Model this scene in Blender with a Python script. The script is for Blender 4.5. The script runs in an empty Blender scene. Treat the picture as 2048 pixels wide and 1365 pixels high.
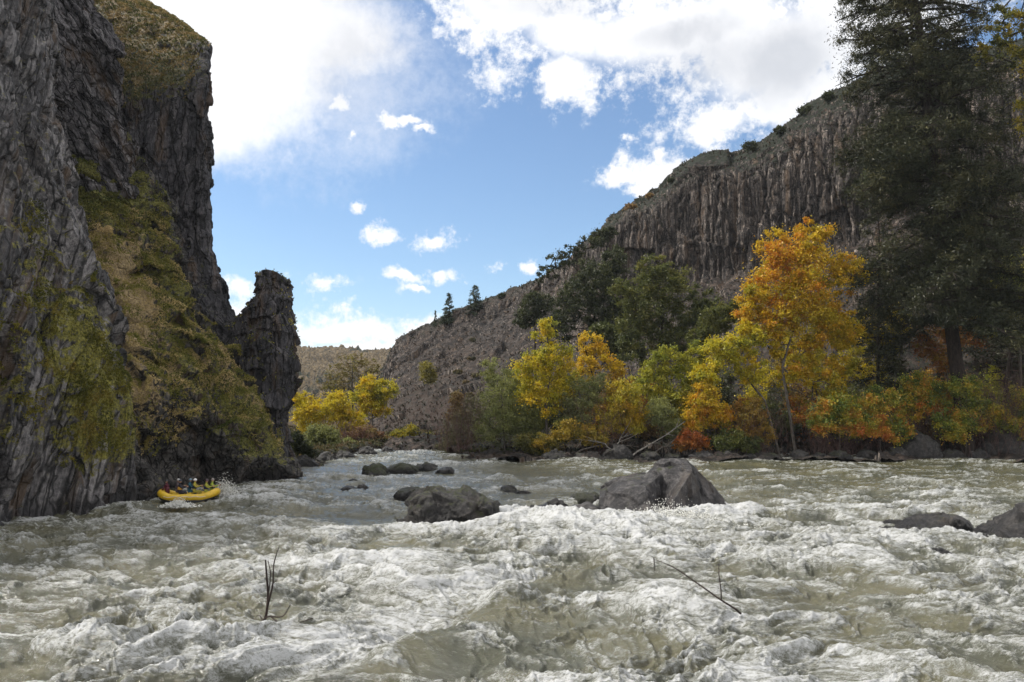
import bpy, math, random, time
import numpy as np
from mathutils import Vector
from mathutils.bvhtree import BVHTree
random.seed(5)
RNG = np.random.default_rng(11)
C = bpy.context.scene.collection
T0 = time.time()
def log(s): print('%6.1f %s' % (time.time() - T0, s))

# ------------------------------------------------------------ camera model
F = 1593.0                      # focal length in px of the 2048 px wide photograph
CX, CY, HOR, H = 1024.0, 682.5, 815.0, 6.6
PITCH = math.atan((HOR - CY) / F)
cp, sp = math.cos(PITCH), math.sin(PITCH)
def at(px, py, Y):
    """world point seen at pixel px,py whose ground distance is Y (arrays welcome)"""
    px = np.asarray(px, float); py = np.asarray(py, float); Y = np.asarray(Y, float)
    v = (CY - py) / F; u = (px - CX) / F
    t = Y / (cp - v * sp)
    return np.stack(np.broadcast_arrays(u * t, Y, H + t * (sp + v * cp)), -1)
def onwater(px, py):
    v = (CY - py) / F
    t = -H / (sp + v * cp)
    return np.array([(px - CX) / F * t, t * (cp - v * sp), 0.0])
def upp(Y): return Y / F        # metres per photo pixel at distance Y

# ------------------------------------------------------------ noise
_r = np.random.default_rng(3)
PERM = np.concatenate([_r.permutation(256)] * 3).astype(np.int32)
G3 = _r.normal(size=(256, 3)); G3 /= np.linalg.norm(G3, axis=1)[:, None]
_a = _r.uniform(0, 2 * math.pi, 256); G2 = np.stack([np.cos(_a), np.sin(_a)], 1)
R4 = _r.random((256, 8))
def perlin3(P, s=0):
    P = P + s * 17.31
    i = np.floor(P).astype(np.int32); f = P - i
    w = f * f * f * (f * (f * 6 - 15) + 10)
    i &= 255; out = 0
    for dx in (0, 1):
        a = PERM[(i[:, 0] + dx) & 255]; wx = w[:, 0] if dx else 1 - w[:, 0]
        for dy in (0, 1):
            b = PERM[a + ((i[:, 1] + dy) & 255)]; wy = w[:, 1] if dy else 1 - w[:, 1]
            for dz in (0, 1):
                g = G3[PERM[b + ((i[:, 2] + dz) & 255)]]
                wz = w[:, 2] if dz else 1 - w[:, 2]
                out = out + wx * wy * wz * (g[:, 0] * (f[:, 0] - dx) + g[:, 1] * (f[:, 1] - dy) + g[:, 2] * (f[:, 2] - dz))
    return out * 1.5
def perlin2(x, y, s=0):
    x = x + s * 13.7; y = y + s * 7.9
    xi = np.floor(x).astype(np.int32); yi = np.floor(y).astype(np.int32)
    fx = x - xi; fy = y - yi
    wx = fx * fx * fx * (fx * (fx * 6 - 15) + 10); wy = fy * fy * fy * (fy * (fy * 6 - 15) + 10)
    xi &= 255; yi &= 255; out = 0
    for dx in (0, 1):
        a = PERM[(xi + dx) & 255]; ax = wx if dx else 1 - wx
        for dy in (0, 1):
            g = G2[PERM[a + ((yi + dy) & 255)]]
            out = out + ax * (wy if dy else 1 - wy) * (g[:, 0] * (fx - dx) + g[:, 1] * (fy - dy))
    return out * 1.5
def fbm3(P, o=4, s=0, g=.5):
    t = 0; a = 1.
    for k in range(o):
        t = t + a * perlin3(P * (2.03 ** k), s + k); a *= g
    return t
def voro(P, s=0):
    """F1, F2, random of the cell, offset from the cell's point dotted with its random slope"""
    P = P + s * 5.77
    i0 = np.floor(P).astype(np.int32)
    n = len(P); f1 = np.full(n, 9.); f2 = np.full(n, 9.); rid = np.zeros(n); sl = np.zeros(n)
    for dx in (-1, 0, 1):
        for dy in (-1, 0, 1):
            for dz in (-1, 0, 1):
                c = i0 + np.array([dx, dy, dz], np.int32)
                h = PERM[(PERM[(PERM[c[:, 0] & 255] + c[:, 1]) & 255] + c[:, 2]) & 255]
                r = R4[h]
                d = P - (c + .1 + .8 * r[:, :3])
                q = np.sqrt((d * d).sum(1))
                m = q < f1
                f2 = np.where(m, f1, np.minimum(f2, q))
                f1 = np.where(m, q, f1)
                rid = np.where(m, r[:, 3], rid)
                sl = np.where(m, (d * (r[:, 4:7] - .5)).sum(1) * 2, sl)
    return f1, f2, rid, sl
def sstep(a, b, x):
    t = np.clip((x - a) / (b - a), 0, 1); return t * t * (3 - 2 * t)

# ------------------------------------------------------------ mesh helpers
def mk(name, V, Fc, mat=None, parent=None, base=None, smooth=False, cols=None, atts=None):
    """V (n,3) world coordinates, Fc (m,3|4) -> one mesh object; base = its thing's origin"""
    V = np.asarray(V, np.float32); Fc = np.asarray(Fc, np.int32)
    if base is not None: V = V - np.asarray(base, np.float32)
    me = bpy.data.meshes.new(name); k = Fc.shape[1]
    me.vertices.add(len(V)); me.vertices.foreach_set('co', V.ravel())
    me.loops.add(Fc.size); me.loops.foreach_set('vertex_index', Fc.ravel())
    me.polygons.add(len(Fc))
    me.polygons.foreach_set('loop_start', np.arange(0, Fc.size, k, dtype=np.int32))
    me.polygons.foreach_set('loop_total', np.full(len(Fc), k, np.int32))
    if smooth: me.polygons.foreach_set('use_smooth', np.ones(len(Fc), bool))
    me.update(calc_edges=True)
    if cols is not None:
        a = me.attributes.new('col', 'FLOAT_COLOR', 'POINT')
        c4 = np.ones((len(V), 4), np.float32); c4[:, :3] = cols; a.data.foreach_set('color', c4.ravel())
    for n_, v_ in (atts or {}).items():
        a = me.attributes.new(n_, 'FLOAT', 'POINT'); a.data.foreach_set('value', np.asarray(v_, np.float32))
    if mat: me.materials.append(mat)
    o = bpy.data.objects.new(name, me); C.objects.link(o)
    if parent is not None: o.parent = parent
    elif base is not None: o.location = base
    return o
def thing(name, label, cat, loc, group=None):
    o = bpy.data.objects.new(name, None); C.objects.link(o); o.location = loc
    o.empty_display_size = .2
    return tag(o, label, cat, group)
def tag(o, label, cat, group=None, kind=None):
    if label: o['label'] = label
    if cat: o['category'] = cat
    if group: o['group'] = group
    if kind: o['kind'] = kind
    return o
def gridF(nr, nc, off=0):
    i = (np.arange(nr - 1)[:, None] * nc + np.arange(nc - 1)[None]).ravel() + off
    return np.stack([i, i + 1, i + nc + 1, i + nc], 1)
def crom(A, n):
    """Catmull-Rom along axis 0 to n samples"""
    m = len(A); t = np.linspace(0, m - 1, n); i = np.minimum(t.astype(int), m - 2); f = (t - i).reshape((-1,) + (1,) * (A.ndim - 1))
    g = lambda k: A[np.clip(k, 0, m - 1)]
    p0, p1, p2, p3 = g(i - 1), g(i), g(i + 1), g(i + 2)
    p0 = np.where(i.reshape(f.shape) == 0, 2 * p1 - p2, p0); p3 = np.where(i.reshape(f.shape) == m - 2, 2 * p2 - p1, p3)
    return .5 * (2 * p1 + (p2 - p0) * f + (2 * p0 - 5 * p1 + 4 * p2 - p3) * f * f + (3 * p1 - p0 - 3 * p2 + p3) * f ** 3)
def gnorm(P):
    a = np.gradient(P, axis=0); b = np.gradient(P, axis=1)
    n = np.cross(a, b); n /= np.linalg.norm(n, axis=2)[..., None] + 1e-9
    return n
def net(rows, nr, nc):
    """rows of (px,py,Y,moss,dry) control points -> world grid (nr,nc,3) and moss, dry"""
    A = np.array([[tuple(p) + (0,) * (5 - len(p)) for p in r] for r in rows], float)
    W = np.concatenate([at(A[..., 0], A[..., 1], A[..., 2]), A[..., 3:]], -1)
    G = crom(W, nr); G = crom(G.transpose(1, 0, 2), nc).transpose(1, 0, 2)
    return G[..., :3], np.clip(G[..., 3], 0, 1), np.clip(G[..., 4], 0, 1)
def tubes(paths, sides=5):
    """paths: list of (points (n,3), radii (n)) -> V,F"""
    Vs, Fs, off = [], [], 0
    ang = np.linspace(0, 2 * math.pi, sides, endpoint=False)
    for P, R in paths:
        P = np.asarray(P, float); R = np.asarray(R, float); n = len(P)
        T = np.gradient(P, axis=0); T /= np.linalg.norm(T, axis=1)[:, None] + 1e-9
        ref = np.where(np.abs(T[:, 2:3]) > .8, [[1., 0, 0]], [[0, 0, 1.]])
        if np.abs(T[:, 2]).mean() > .6: ref = np.tile([[1., .13, 0]], (n, 1))
        else: ref = np.tile([[.05, .1, 1.]], (n, 1))
        A = np.cross(T, ref); A /= np.linalg.norm(A, axis=1)[:, None] + 1e-9
        B = np.cross(T, A)
        V = P[:, None] + R[:, None, None] * (np.cos(ang)[None, :, None] * A[:, None] + np.sin(ang)[None, :, None] * B[:, None])
        Vs.append(V.reshape(-1, 3))
        i = np.arange(n - 1)[:, None] * sides; j = np.arange(sides)[None]; j2 = (j + 1) % sides
        Fs.append(np.stack([i + j, i + j2, i + sides + j2, i + sides + j], -1).reshape(-1, 4) + off)
        off += n * sides
    return np.concatenate(Vs), np.concatenate(Fs)

# ------------------------------------------------------------ materials
class NT:
    def __init__(s, nt): s.t = nt; s.l = nt.links
    def n(s, ty, **k):
        x = s.t.nodes.new(ty)
        for a, b in k.items():
            if a.startswith('i_'): s.set(x, a[2:], b)
            else: setattr(x, a, b)
        return x
    def set(s, x, name, b):
        name = int(name) if name.isdigit() else name.replace('_', ' ')
        sock = x.inputs[name]
        if isinstance(b, bpy.types.NodeSocket): s.l.new(b, sock)
        elif isinstance(b, bpy.types.Node): s.l.new(b.outputs[0], sock)
        else: sock.default_value = b
    def m(s, op, a, b=None, c=None, clamp=False):
        x = s.n('ShaderNodeMath', operation=op); x.use_clamp = clamp
        for i, v in enumerate((a, b, c)):
            if v is not None: s.set(x, str(i), v)
        return x.outputs[0]
    def v(s, op, a, b=None, sc=None):
        x = s.n('ShaderNodeVectorMath', operation=op); s.set(x, '0', a)
        if b is not None: s.set(x, '1', b)
        if sc is not None: s.set(x, 'Scale', sc)
        return x.outputs['Value'] if op in ('LENGTH', 'DOT_PRODUCT', 'DISTANCE') else x.outputs[0]
    def noise(s, vec, scale, det=4, rough=.55, dist=0):
        return s.n('ShaderNodeTexNoise', i_Vector=vec, i_Scale=scale, i_Detail=det, i_Roughness=rough, i_Distortion=dist).outputs[0]
    def ss(s, x, a, b, lo=0., hi=1.):
        return s.n('ShaderNodeMapRange', interpolation_type='SMOOTHSTEP', i_Value=x, i_1=a, i_2=b, i_3=lo, i_4=hi).outputs[0]
    def mix(s, f, a, b, bt='MIX'):
        x = s.n('ShaderNodeMix', data_type='RGBA', blend_type=bt)
        s.set(x, '0', f); s.set(x, '6', a); s.set(x, '7', b); return x.outputs[2]
def c4(*c): return tuple(c) + (1.,)
def newmat(name):
    m = bpy.data.materials.new(name); m.use_nodes = True; m.node_tree.nodes.clear()
    return m, NT(m.node_tree)
def principled(N, col, rough=.8, spec=.3, nor=None):
    b = N.n('ShaderNodeBsdfPrincipled', i_Base_Color=col, i_Roughness=rough)
    N.set(b, 'Specular IOR Level', spec)
    if nor is not None: N.set(b, 'Normal', nor)
    o = N.n('ShaderNodeOutputMaterial'); N.l.new(b.outputs[0], o.inputs[0]); return b
def bump(N, h, dist=.1, st=1., nor=None):
    b = N.n('ShaderNodeBump', i_Height=h, i_Distance=dist, i_Strength=st)
    if nor is not None: N.set(b, 'Normal', nor)
    return b.outputs[0]
def simple(name, col, rough=.6, spec=.4):
    m, N = newmat(name); g = N.n('ShaderNodeNewGeometry')
    n1 = N.noise(g.outputs['Position'], 6., 4)
    principled(N, N.mix(N.ss(n1, .3, .7), c4(*[c * .75 for c in col]), c4(*col)), rough, spec); return m

def rockmat(name, dark, mid, light, zs=.18, mossc=(.075, .085, .018), mossd=(.03, .042, .012), dryc=(.26, .19, .085), sc=1., tilt=0., wet=False, ox=(.16, .10, .055), bd=.8, crk=.12, iso=False, wob=.9, tily=0.):
    m, N = newmat(name)
    g = N.n('ShaderNodeNewGeometry'); pos = g.outputs['Position']
    st = N.v('MULTIPLY', pos, (1., 1., zs))
    if tilt or tily:
        sx = N.n('ShaderNodeSeparateXYZ', i_0=pos)
        cb = N.n('ShaderNodeCombineXYZ', i_0=N.m('ADD', sx.outputs[0], N.m('MULTIPLY', sx.outputs[2], tilt)), i_1=N.m('ADD', sx.outputs[1], N.m('MULTIPLY', sx.outputs[2], -tily)), i_2=N.m('MULTIPLY', sx.outputs[2], zs))
        st = cb.outputs[0]
    a = N.noise(st, 1.1 * sc, 6, .65, .4)
    b = N.noise(st, 4.5 * sc, 6, .7)
    b2 = N.noise(pos, 3. * sc, 5, .7)
    big = N.noise(pos, .16 * sc, 3, .5)
    isom = N.ss(N.n('ShaderNodeSeparateXYZ', i_0=g.outputs['True Normal']).outputs[2], .2, .5)
    if iso:
        c_ = N.noise(pos, .5, 8, .72)
        b = N.m('ADD', N.m('MULTIPLY', b, N.m('SUBTRACT', 1., isom)), N.m('MULTIPLY', c_, isom)); a = N.m('ADD', N.m('MULTIPLY', a, N.m('SUBTRACT', 1., isom)), N.m('MULTIPLY', c_, isom))
    v = N.m('ADD', N.m('MULTIPLY', a, .5), N.m('MULTIPLY', N.m('ADD', b, b2), .25))
    cr = N.n('ShaderNodeValToRGB', i_0=v); e = cr.color_ramp.elements
    e[0].position = .41; e[0].color = c4(*dark); e[1].position = .61; e[1].color = c4(*light)
    x = e.new(.5); x.color = c4(*mid)
    col = cr.outputs[0]
    ck = N.n('ShaderNodeTexVoronoi', feature='DISTANCE_TO_EDGE', i_Vector=N.v('ADD', st, N.v('MULTIPLY', N.v('SUBTRACT', N.n('ShaderNodeTexNoise', i_Vector=pos, i_Scale=.9 * sc, i_Detail=5.).outputs['Color'], (.5, .5, .5)), (wob, wob, .25))), i_Scale=1.25 * sc).outputs[0]
    ckm = N.ss(ck, .0, .11, crk, 1.)
    if iso: ckm = N.m('MAXIMUM', ckm, isom)
    col = N.mix(1., col, N.n('ShaderNodeCombineXYZ', i_0=ckm, i_1=ckm, i_2=ckm), 'MULTIPLY')
    col = N.mix(N.m('MULTIPLY', N.ss(N.noise(st, .5 * sc, 4, .6), .52, .68), .6), col, c4(*ox))
    if iso:
        lo_ = N.noise(pos, .045, 5, .6, .6)
        col = N.mix(N.m('MULTIPLY', isom, .85), col, N.mix(1., col, N.mix(N.ss(lo_, .42, .58), c4(.085, .085, .10), c4(.21, .17, .15)), 'MULTIPLY'))
    moss = N.n('ShaderNodeAttribute', attribute_name='moss').outputs['Fac']
    dry = N.n('ShaderNodeAttribute', attribute_name='dry').outputs['Fac']
    nz = N.n('ShaderNodeSeparateXYZ', i_0=g.outputs['Normal']).outputs[2]
    mn = N.noise(pos, 1.3 * sc, 7, .7)
    mm = N.m('ADD', N.m('ADD', moss, N.m('MULTIPLY', N.m('SUBTRACT', mn, .5), 2.4)), N.m('MULTIPLY', nz, .35))
    mm = N.ss(mm, .45, .72)
    mc = N.mix(N.ss(N.noise(pos, 5. * sc, 6, .75), .35, .65), c4(*mossd), c4(*mossc))
    col = N.mix(mm, col, mc)
    dn = N.noise(pos, .8 * sc, 7, .7, .5)
    dd = N.ss(N.m('ADD', N.m('ADD', dry, N.m('MULTIPLY', N.m('SUBTRACT', dn, .5), 2.2)), N.m('MULTIPLY', nz, .3)), .5, .8)
    dc = N.mix(N.ss(N.noise(pos, 6. * sc, 6, .75), .35, .65), c4(*[c * .4 for c in dryc]), c4(*dryc))
    col = N.mix(dd, col, dc)
    hh = N.m('ADD', N.m('MULTIPLY', a, 1.), N.m('ADD', N.m('MULTIPLY', b, .5), N.m('MULTIPLY', N.noise(pos, 9. * sc, 6, .75), .5)))
    hh = N.m('ADD', hh, N.m('MULTIPLY', ckm, .5))
    nor = bump(N, hh, bd / sc, 1.)
    rough = .85; spec = .25
    if wet:
        z = N.n('ShaderNodeSeparateXYZ', i_0=pos).outputs[2]
        w = N.ss(N.m('ADD', z, N.m('MULTIPLY', a, .8)), .5, 1.3)
        col = N.mix(w, N.mix(1., col, c4(.4, .4, .42), 'MULTIPLY'), col)
        rough = N.m('ADD', N.m('MULTIPLY', w, .4), .35); spec = .5
    principled(N, col, rough, spec, nor); return m

def leafmat(name, trans=.45):
    m, N = newmat(name)
    a = N.n('ShaderNodeAttribute', attribute_name='col').outputs['Color']
    d = N.n('ShaderNodeBsdfDiffuse', i_Color=a)
    t = N.n('ShaderNodeBsdfTranslucent', i_Color=a)
    gl = N.n('ShaderNodeBsdfGlossy', i_Color=c4(.5, .5, .5), i_Roughness=.45)
    mx = N.n('ShaderNodeMixShader', i_0=trans); N.l.new(d.outputs[0], mx.inputs[1]); N.l.new(t.outputs[0], mx.inputs[2])
    m2 = N.n('ShaderNodeMixShader', i_0=.04); N.l.new(mx.outputs[0], m2.inputs[1]); N.l.new(gl.outputs[0], m2.inputs[2])
    o = N.n('ShaderNodeOutputMaterial'); N.l.new(m2.outputs[0], o.inputs[0]); return m
def barkmat(name, c1, c2):
    m, N = newmat(name); g = N.n('ShaderNodeNewGeometry'); p = N.v('MULTIPLY', g.outputs['Position'], (1., 1., .3))
    n1 = N.noise(p, 5., 6, .7)
    principled(N, N.mix(N.ss(n1, .35, .65), c4(*c1), c4(*c2)), .9, .2, bump(N, n1, .06)); return m
M_LEAF = leafmat('leaves'); M_NEEDLE = leafmat('needles', .12); M_GRASS = leafmat('grass_blades', .3)
M_BARK = barkmat('bark', (.05, .042, .036), (.13, .115, .10)); M_BARKD = barkmat('bark_dark', (.014, .011, .010), (.045, .034, .028))
M_BARKP = barkmat('bark_pale', (.12, .11, .10), (.30, .28, .25)); M_TWIG = barkmat('twig', (.07, .04, .036), (.17, .105, .095))
M_TWIGD = barkmat('wet_twig', (.02, .014, .012), (.05, .035, .03))
# ------------------------------------------------------------ rock masses and land
BVHS = []
def disp_rock(P, n, col=0, colw=1.3, colh=10., facet=0., fw=4., rough=.25, tilt=0., crack=.3, fz=1., tily=0.):
    sh = P.shape; p = P.reshape(-1, 3); n = n.reshape(-1, 3)
    d = np.zeros(len(p)); col = col * (1 - sstep(.28, .6, np.abs(n[:, 2])))
    q = p + .35 * np.stack([perlin3(p * .5, 1), perlin3(p * .5, 2), perlin3(p * .5, 3)], 1)
    if facet:
        f1, f2, r, sl = voro(q / np.array([fw, fw, fw * fz]), 4)
        d += facet * (sl * 1.3 + (r - .5) * 1.1)
    if np.max(col) > 0:
        qq = q.copy(); qq[:, 0] += tilt * q[:, 2]; qq[:, 1] -= tily * q[:, 2]
        f1, f2, r, sl = voro(qq / np.array([colw, colw, colh]), 2)
        d += col * ((r - .5) * .9 + sl * .5) - crack * col * np.exp(-(f2 - f1) * 7)
        f1, f2, r, sl = voro(qq / np.array([colw * .37, colw * .37, colh * .22]), 7)
        d += col * .42 * ((r - .5) + sl * .5)
    d += rough * (fbm3(p * .35, 3, 5) * 1.2 + fbm3(p * 1.7, 3, 8) * .35)
    return (p + n * d[:, None]).reshape(sh), d
def mass(name, rows, nr, nc, mat, flip=False, ground=False, mossf=None, **kw):
    P, mo, dr = net(rows, nr, nc)
    n = gnorm(P) * (-1 if flip else 1)
    Q, d = disp_rock(P, n, **kw)
    o = mk(name, Q.reshape(-1, 3), gridF(nr, nc) if flip else gridF(nr, nc)[:, ::-1], mat, atts={'moss': mo.ravel(), 'dry': dr.ravel()})
    st = max(1, nr // 90)
    if ground:
        g = Q[::st, ::st]; BVHS.append(BVHTree.FromPolygons([tuple(v) for v in g.reshape(-1, 3)], gridF(*g.shape[:2]).tolist()))
    nn = gnorm(Q) * (-1 if flip else 1)
    return o, Q, nn, mo, dr
def ground_z(x, y, dflt=0.):
    z = [h[0].z for h in (b.ray_cast(Vector((x, y, 400)), Vector((0, 0, -1))) for b in BVHS) if h[0] is not None]
    return max(z) if z else dflt

M_BAS = rockmat('basalt', (.020, .018, .020), (.095, .09, .092), (.36, .34, .335), zs=.08, wob=.35, tily=.40, bd=.38, wet=True, mossc=(.30, .27, .04), mossd=(.06, .062, .015))
M_BASG = rockmat('basalt_mossy', (.018, .017, .016), (.08, .074, .07), (.22, .20, .18), zs=.5, wet=True, mossc=(.30, .28, .05), mossd=(.05, .058, .016), dryc=(.62, .46, .23))
M_SLAB = rockmat('basalt_slab', (.035, .034, .038), (.14, .132, .14), (.40, .38, .385), zs=.3, tilt=.55)
M_TALL = rockmat('basalt_tall', (.016, .016, .02), (.075, .072, .082), (.2, .185, .19), wet=True, mossc=(.14, .13, .03), dryc=(.34, .25, .11))
M_RIDGE = rockmat('ridge_rock', (.022, .018, .017), (.088, .076, .070), (.40, .335, .285), zs=.055, sc=.9, iso=True, wob=.35, bd=.4, mossc=(.022, .028, .015), mossd=(.010, .014, .009), dryc=(.06, .042, .032), ox=(.17, .115, .075))
M_HILL = rockmat('far_hill', (.14, .12, .09), (.27, .22, .16), (.45, .37, .26), zs=1., sc=.06, mossc=(.06, .07, .04), mossd=(.035, .045, .03), dryc=(.36, .27, .15), ox=(.26, .2, .12))
M_BANK = rockmat('bank_earth', (.02, .017, .014), (.055, .045, .035), (.12, .10, .08), zs=1., mossc=(.05, .055, .018), dryc=(.16, .11, .055))
M_ROCK = rockmat('boulder_rock', (.014, .0135, .015), (.046, .043, .045), (.15, .14, .138), zs=.8, crk=1., sc=1.2, bd=.4, wet=True, mossc=(.05, .05, .022), ox=(.09, .07, .055))
M_ROCKD = rockmat('wet_rock', (.010, .0095, .010), (.030, .028, .028), (.095, .088, .083), zs=.8, crk=1., sc=1.2, bd=.4, wet=True, mossc=(.045, .042, .018), ox=(.06, .048, .038))

# near cliff, running along the left bank
A = []
for y, ex, ye, y0, mo in [(-420, 60, 80, 66, .1), (-180, 80, 75, 61, .1), (0, 97, 70, 57, .1), (130, 108, 68, 55, .15), (250, 118, 66, 53, .2), (420, 152, 63, 50.5, .38), (560, 188, 61, 49, .52), (680, 230, 60, 48, .62),
                          (800, 254, 58.5, 47.3, .62), (900, 262, 57.5, 47, .5), (985, 268, 56.5, 46.6, .0), (1120, 262, 55, 45, 0)]:
    A.append([(-700, y, y0 - 22, mo), (-300, y, y0 - 10.5, mo), (-60, y, y0 - 2.2, mo * .7), (40, y, y0 + 2.6 + .8 * math.sin(y * .02), mo * .45), (ex * .42, y, y0 + 5.6, mo * .8), (ex * .75, y, (y0 + ye) / 2 + 1.8, mo * (1.15 if y > 600 else .6)), (ex, y, ye, mo if y > 700 else 0),
              (ex - 12, y, ye + 5, 0), (ex - 90, y, ye + 15, 0), (ex - 260, y, ye + 24, 0)])
near = mass('cliff', A, 620, 460, M_BAS, col=.8, colw=1.7, colh=9, facet=.9, fw=6, fz=2.2, rough=.2, tily=.40)
tag(near[0], 'dark basalt cliff with olive moss at the near left edge', None, None, 'structure')
log('near cliff')
# leaning pale slab above and behind it
B = []
for y, ex, ye in [(-330, 160, 84), (-120, 172, 82), (0, 186, 81), (60, 212, 80), (110, 230, 79.5), (200, 241, 79), (285, 251, 78.5), (400, 262, 77.5)]:
    B.append([(-40, y, ye - 7), (60, y, ye - 5), (110, y, ye - 3 - (1.5 if y > 100 else 0)), (160, y, ye - 1.5), (ex - 22, y, ye - .3), (ex, y, ye + 1.), (ex - 8, y, ye + 5), (ex - 80, y, ye + 12)])
slab = mass('cliff', B, 330, 220, M_SLAB, col=.5, colw=1.4, colh=8, facet=.8, fw=5, rough=.4, tilt=.6)
tag(slab[0], 'pale leaning basalt slab high on the left wall', None, None, 'structure')
# mossy ramp
Cn = [
 [(40, 300, 92, .5), (100, 285, 90, .5), (150, 272, 88, .5), (190, 262, 87, .5), (215, 264, 88, .5), (235, 280, 90, .4), (200, 300, 98)],
 [(60, 300, 80, .9, .1), (120, 295, 80, .9), (160, 285, 81, .9), (200, 275, 82, .9), (232, 280, 83, .6), (262, 300, 85, .3), (240, 320, 92)],
 [(80, 400, 74, .9), (140, 400, 75, 1), (200, 395, 76.5, 1), (250, 380, 78.5, .9), (290, 370, 80, .5), (318, 375, 83, .2), (295, 390, 90)],
 [(100, 470, 70, .2, .6), (160, 470, 71.5, .3, .7), (220, 462, 74, .4, .6), (280, 460, 76.5, .6, .4), (330, 455, 79, .5, .2), (352, 470, 83, .1), (325, 480, 90)],
 [(130, 560, 66, .0, .9), (190, 560, 68, .0, 1.), (250, 560, 71, .1, 1.), (300, 560, 74, .5, .6), (345, 560, 77, .7, .2), (372, 575, 81, .1), (350, 590, 89)],
 [(160, 640, 63.5, .0, .9), (220, 640, 66, .0, 1.), (280, 640, 69, .2, .8), (330, 640, 72, .5, .5), (375, 645, 75, .6, .3), (408, 655, 80, .2, .2), (390, 670, 88)],
 [(190, 710, 61.5, .0, .9), (250, 715, 64, .0, .9), (310, 715, 67, .5, .4), (370, 710, 70, .6, .4), (425, 705, 74, .5, .6), (468, 712, 79, .3, .3), (445, 730, 87)],
 [(215, 790, 60, .1, .8), (270, 790, 62.5, .1, .7), (335, 795, 66, .3, .4), (395, 795, 68.5, .4, .3), (455, 790, 71.5, .6, .3), (515, 790, 76, .5, .5), (500, 800, 84)],
 [(235, 860, 59, .4, .3), (290, 860, 62.5, .1, .45), (350, 865, 66.5, 0, .3), (410, 862, 68.8, .3, .1), (480, 855, 70.5, .55, .1), (545, 860, 74, .7, .4), (530, 870, 81)],
 [(245, 920, 59, 0, .1), (300, 925, 64, 0, .15), (360, 925, 68, 0, 0), (420, 925, 70.5, 0, 0), (490, 915, 71, .35, .1), (568, 915, 73, .4, .1), (555, 925, 79)],
 [(250, 985, 58), (310, 985, 63), (370, 978, 67), (440, 968, 69.5), (510, 968, 70.5), (582, 968, 71.5), (570, 960, 77)],
 [(250, 1080, 57), (310, 1070, 61), (370, 1060, 64.5), (440, 1050, 67), (510, 1050, 68), (595, 1050, 69.5), (580, 1050, 75)]]
ramp = mass('cliff', Cn, 620, 480, M_BASG, facet=.8, fw=3.4, fz=.7, rough=.6, col=.22, colw=.9, colh=2.0)
tag(ramp[0], 'grassy moss-covered rock ramp below the tall cliff on the left bank', None, None, 'structure')
log('ramp')
# tall column cliff with a grassy top
D = [
 [(60, -140, 150, .5, .5), (180, -60, 145, .5, .5), (260, -10, 140, .5, .5), (330, 25, 135, .5, .5), (375, 60, 130, .5, .5), (395, 90, 125), (370, 110, 130)],
 [(80, -70, 112, .5, .6), (190, -25, 109, .5, .6), (262, 8, 106, .5, .6), (328, 40, 103, .5, .6), (378, 66, 100, .4, .5), (414, 92, 97, .3, .3), (395, 110, 108)],
 [(110, 40, 100, .5, .5), (200, 70, 98, .6, .5), (262, 90, 96, .6, .5), (325, 105, 94.5, .6, .5), (375, 120, 93, .5, .4), (416, 125, 92.5, .2), (400, 130, 104)],
 [(130, 130, 91, .5, .3), (215, 150, 90, .6, .4), (262, 165, 89, .7, .4), (320, 172, 88.6, .6, .3), (370, 175, 88.4, .4, .1), (415, 180, 89, .1), (395, 185, 100)],
 [(140, 200, 89.5), (225, 225, 88.5, .2), (270, 235, 87.8, .2), (325, 235, 87.6), (370, 240, 87.8), (413, 245, 88.5), (394, 250, 99)],
 [(150, 320, 88), (240, 320, 87), (290, 320, 86.5), (335, 320, 87.5), (375, 320, 87.2), (418, 320, 88.2), (398, 320, 98)],
 [(170, 420, 87), (260, 420, 86), (310, 420, 85.4), (350, 420, 86.4), (385, 420, 86.6), (413, 420, 88), (395, 420, 98)],
 [(200, 500, 86), (280, 500, 85), (330, 500, 84.4), (365, 500, 85.4), (392, 500, 86, .2), (420, 500, 88), (400, 500, 98)],
 [(240, 570, 85), (310, 570, 84), (350, 570, 83.5, .2), (385, 570, 84, .2), (415, 570, 85.5, .2), (443, 570, 88), (425, 570, 98)],
 [(280, 640, 84), (350, 640, 83), (390, 640, 82.5, .3), (420, 640, 82.5, .2), (445, 640, 84), (468, 636, 87), (460, 640, 97)],
 [(300, 720, 83), (370, 720, 81.5), (410, 720, 81), (445, 720, 81), (480, 715, 82), (510, 700, 84), (500, 710, 95)],
 [(320, 860, 80), (400, 860, 79), (440, 860, 79), (475, 860, 79), (510, 860, 80), (540, 860, 82), (530, 860, 92)]]
tall = mass('cliff', D, 620, 380, M_TALL, col=.8, colw=2.0, colh=12, facet=.35, fw=5, fz=1.4, rough=.28)
tag(tall[0], 'tall dark columnar cliff with dry grass on its sloping top', None, None, 'structure')
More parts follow.
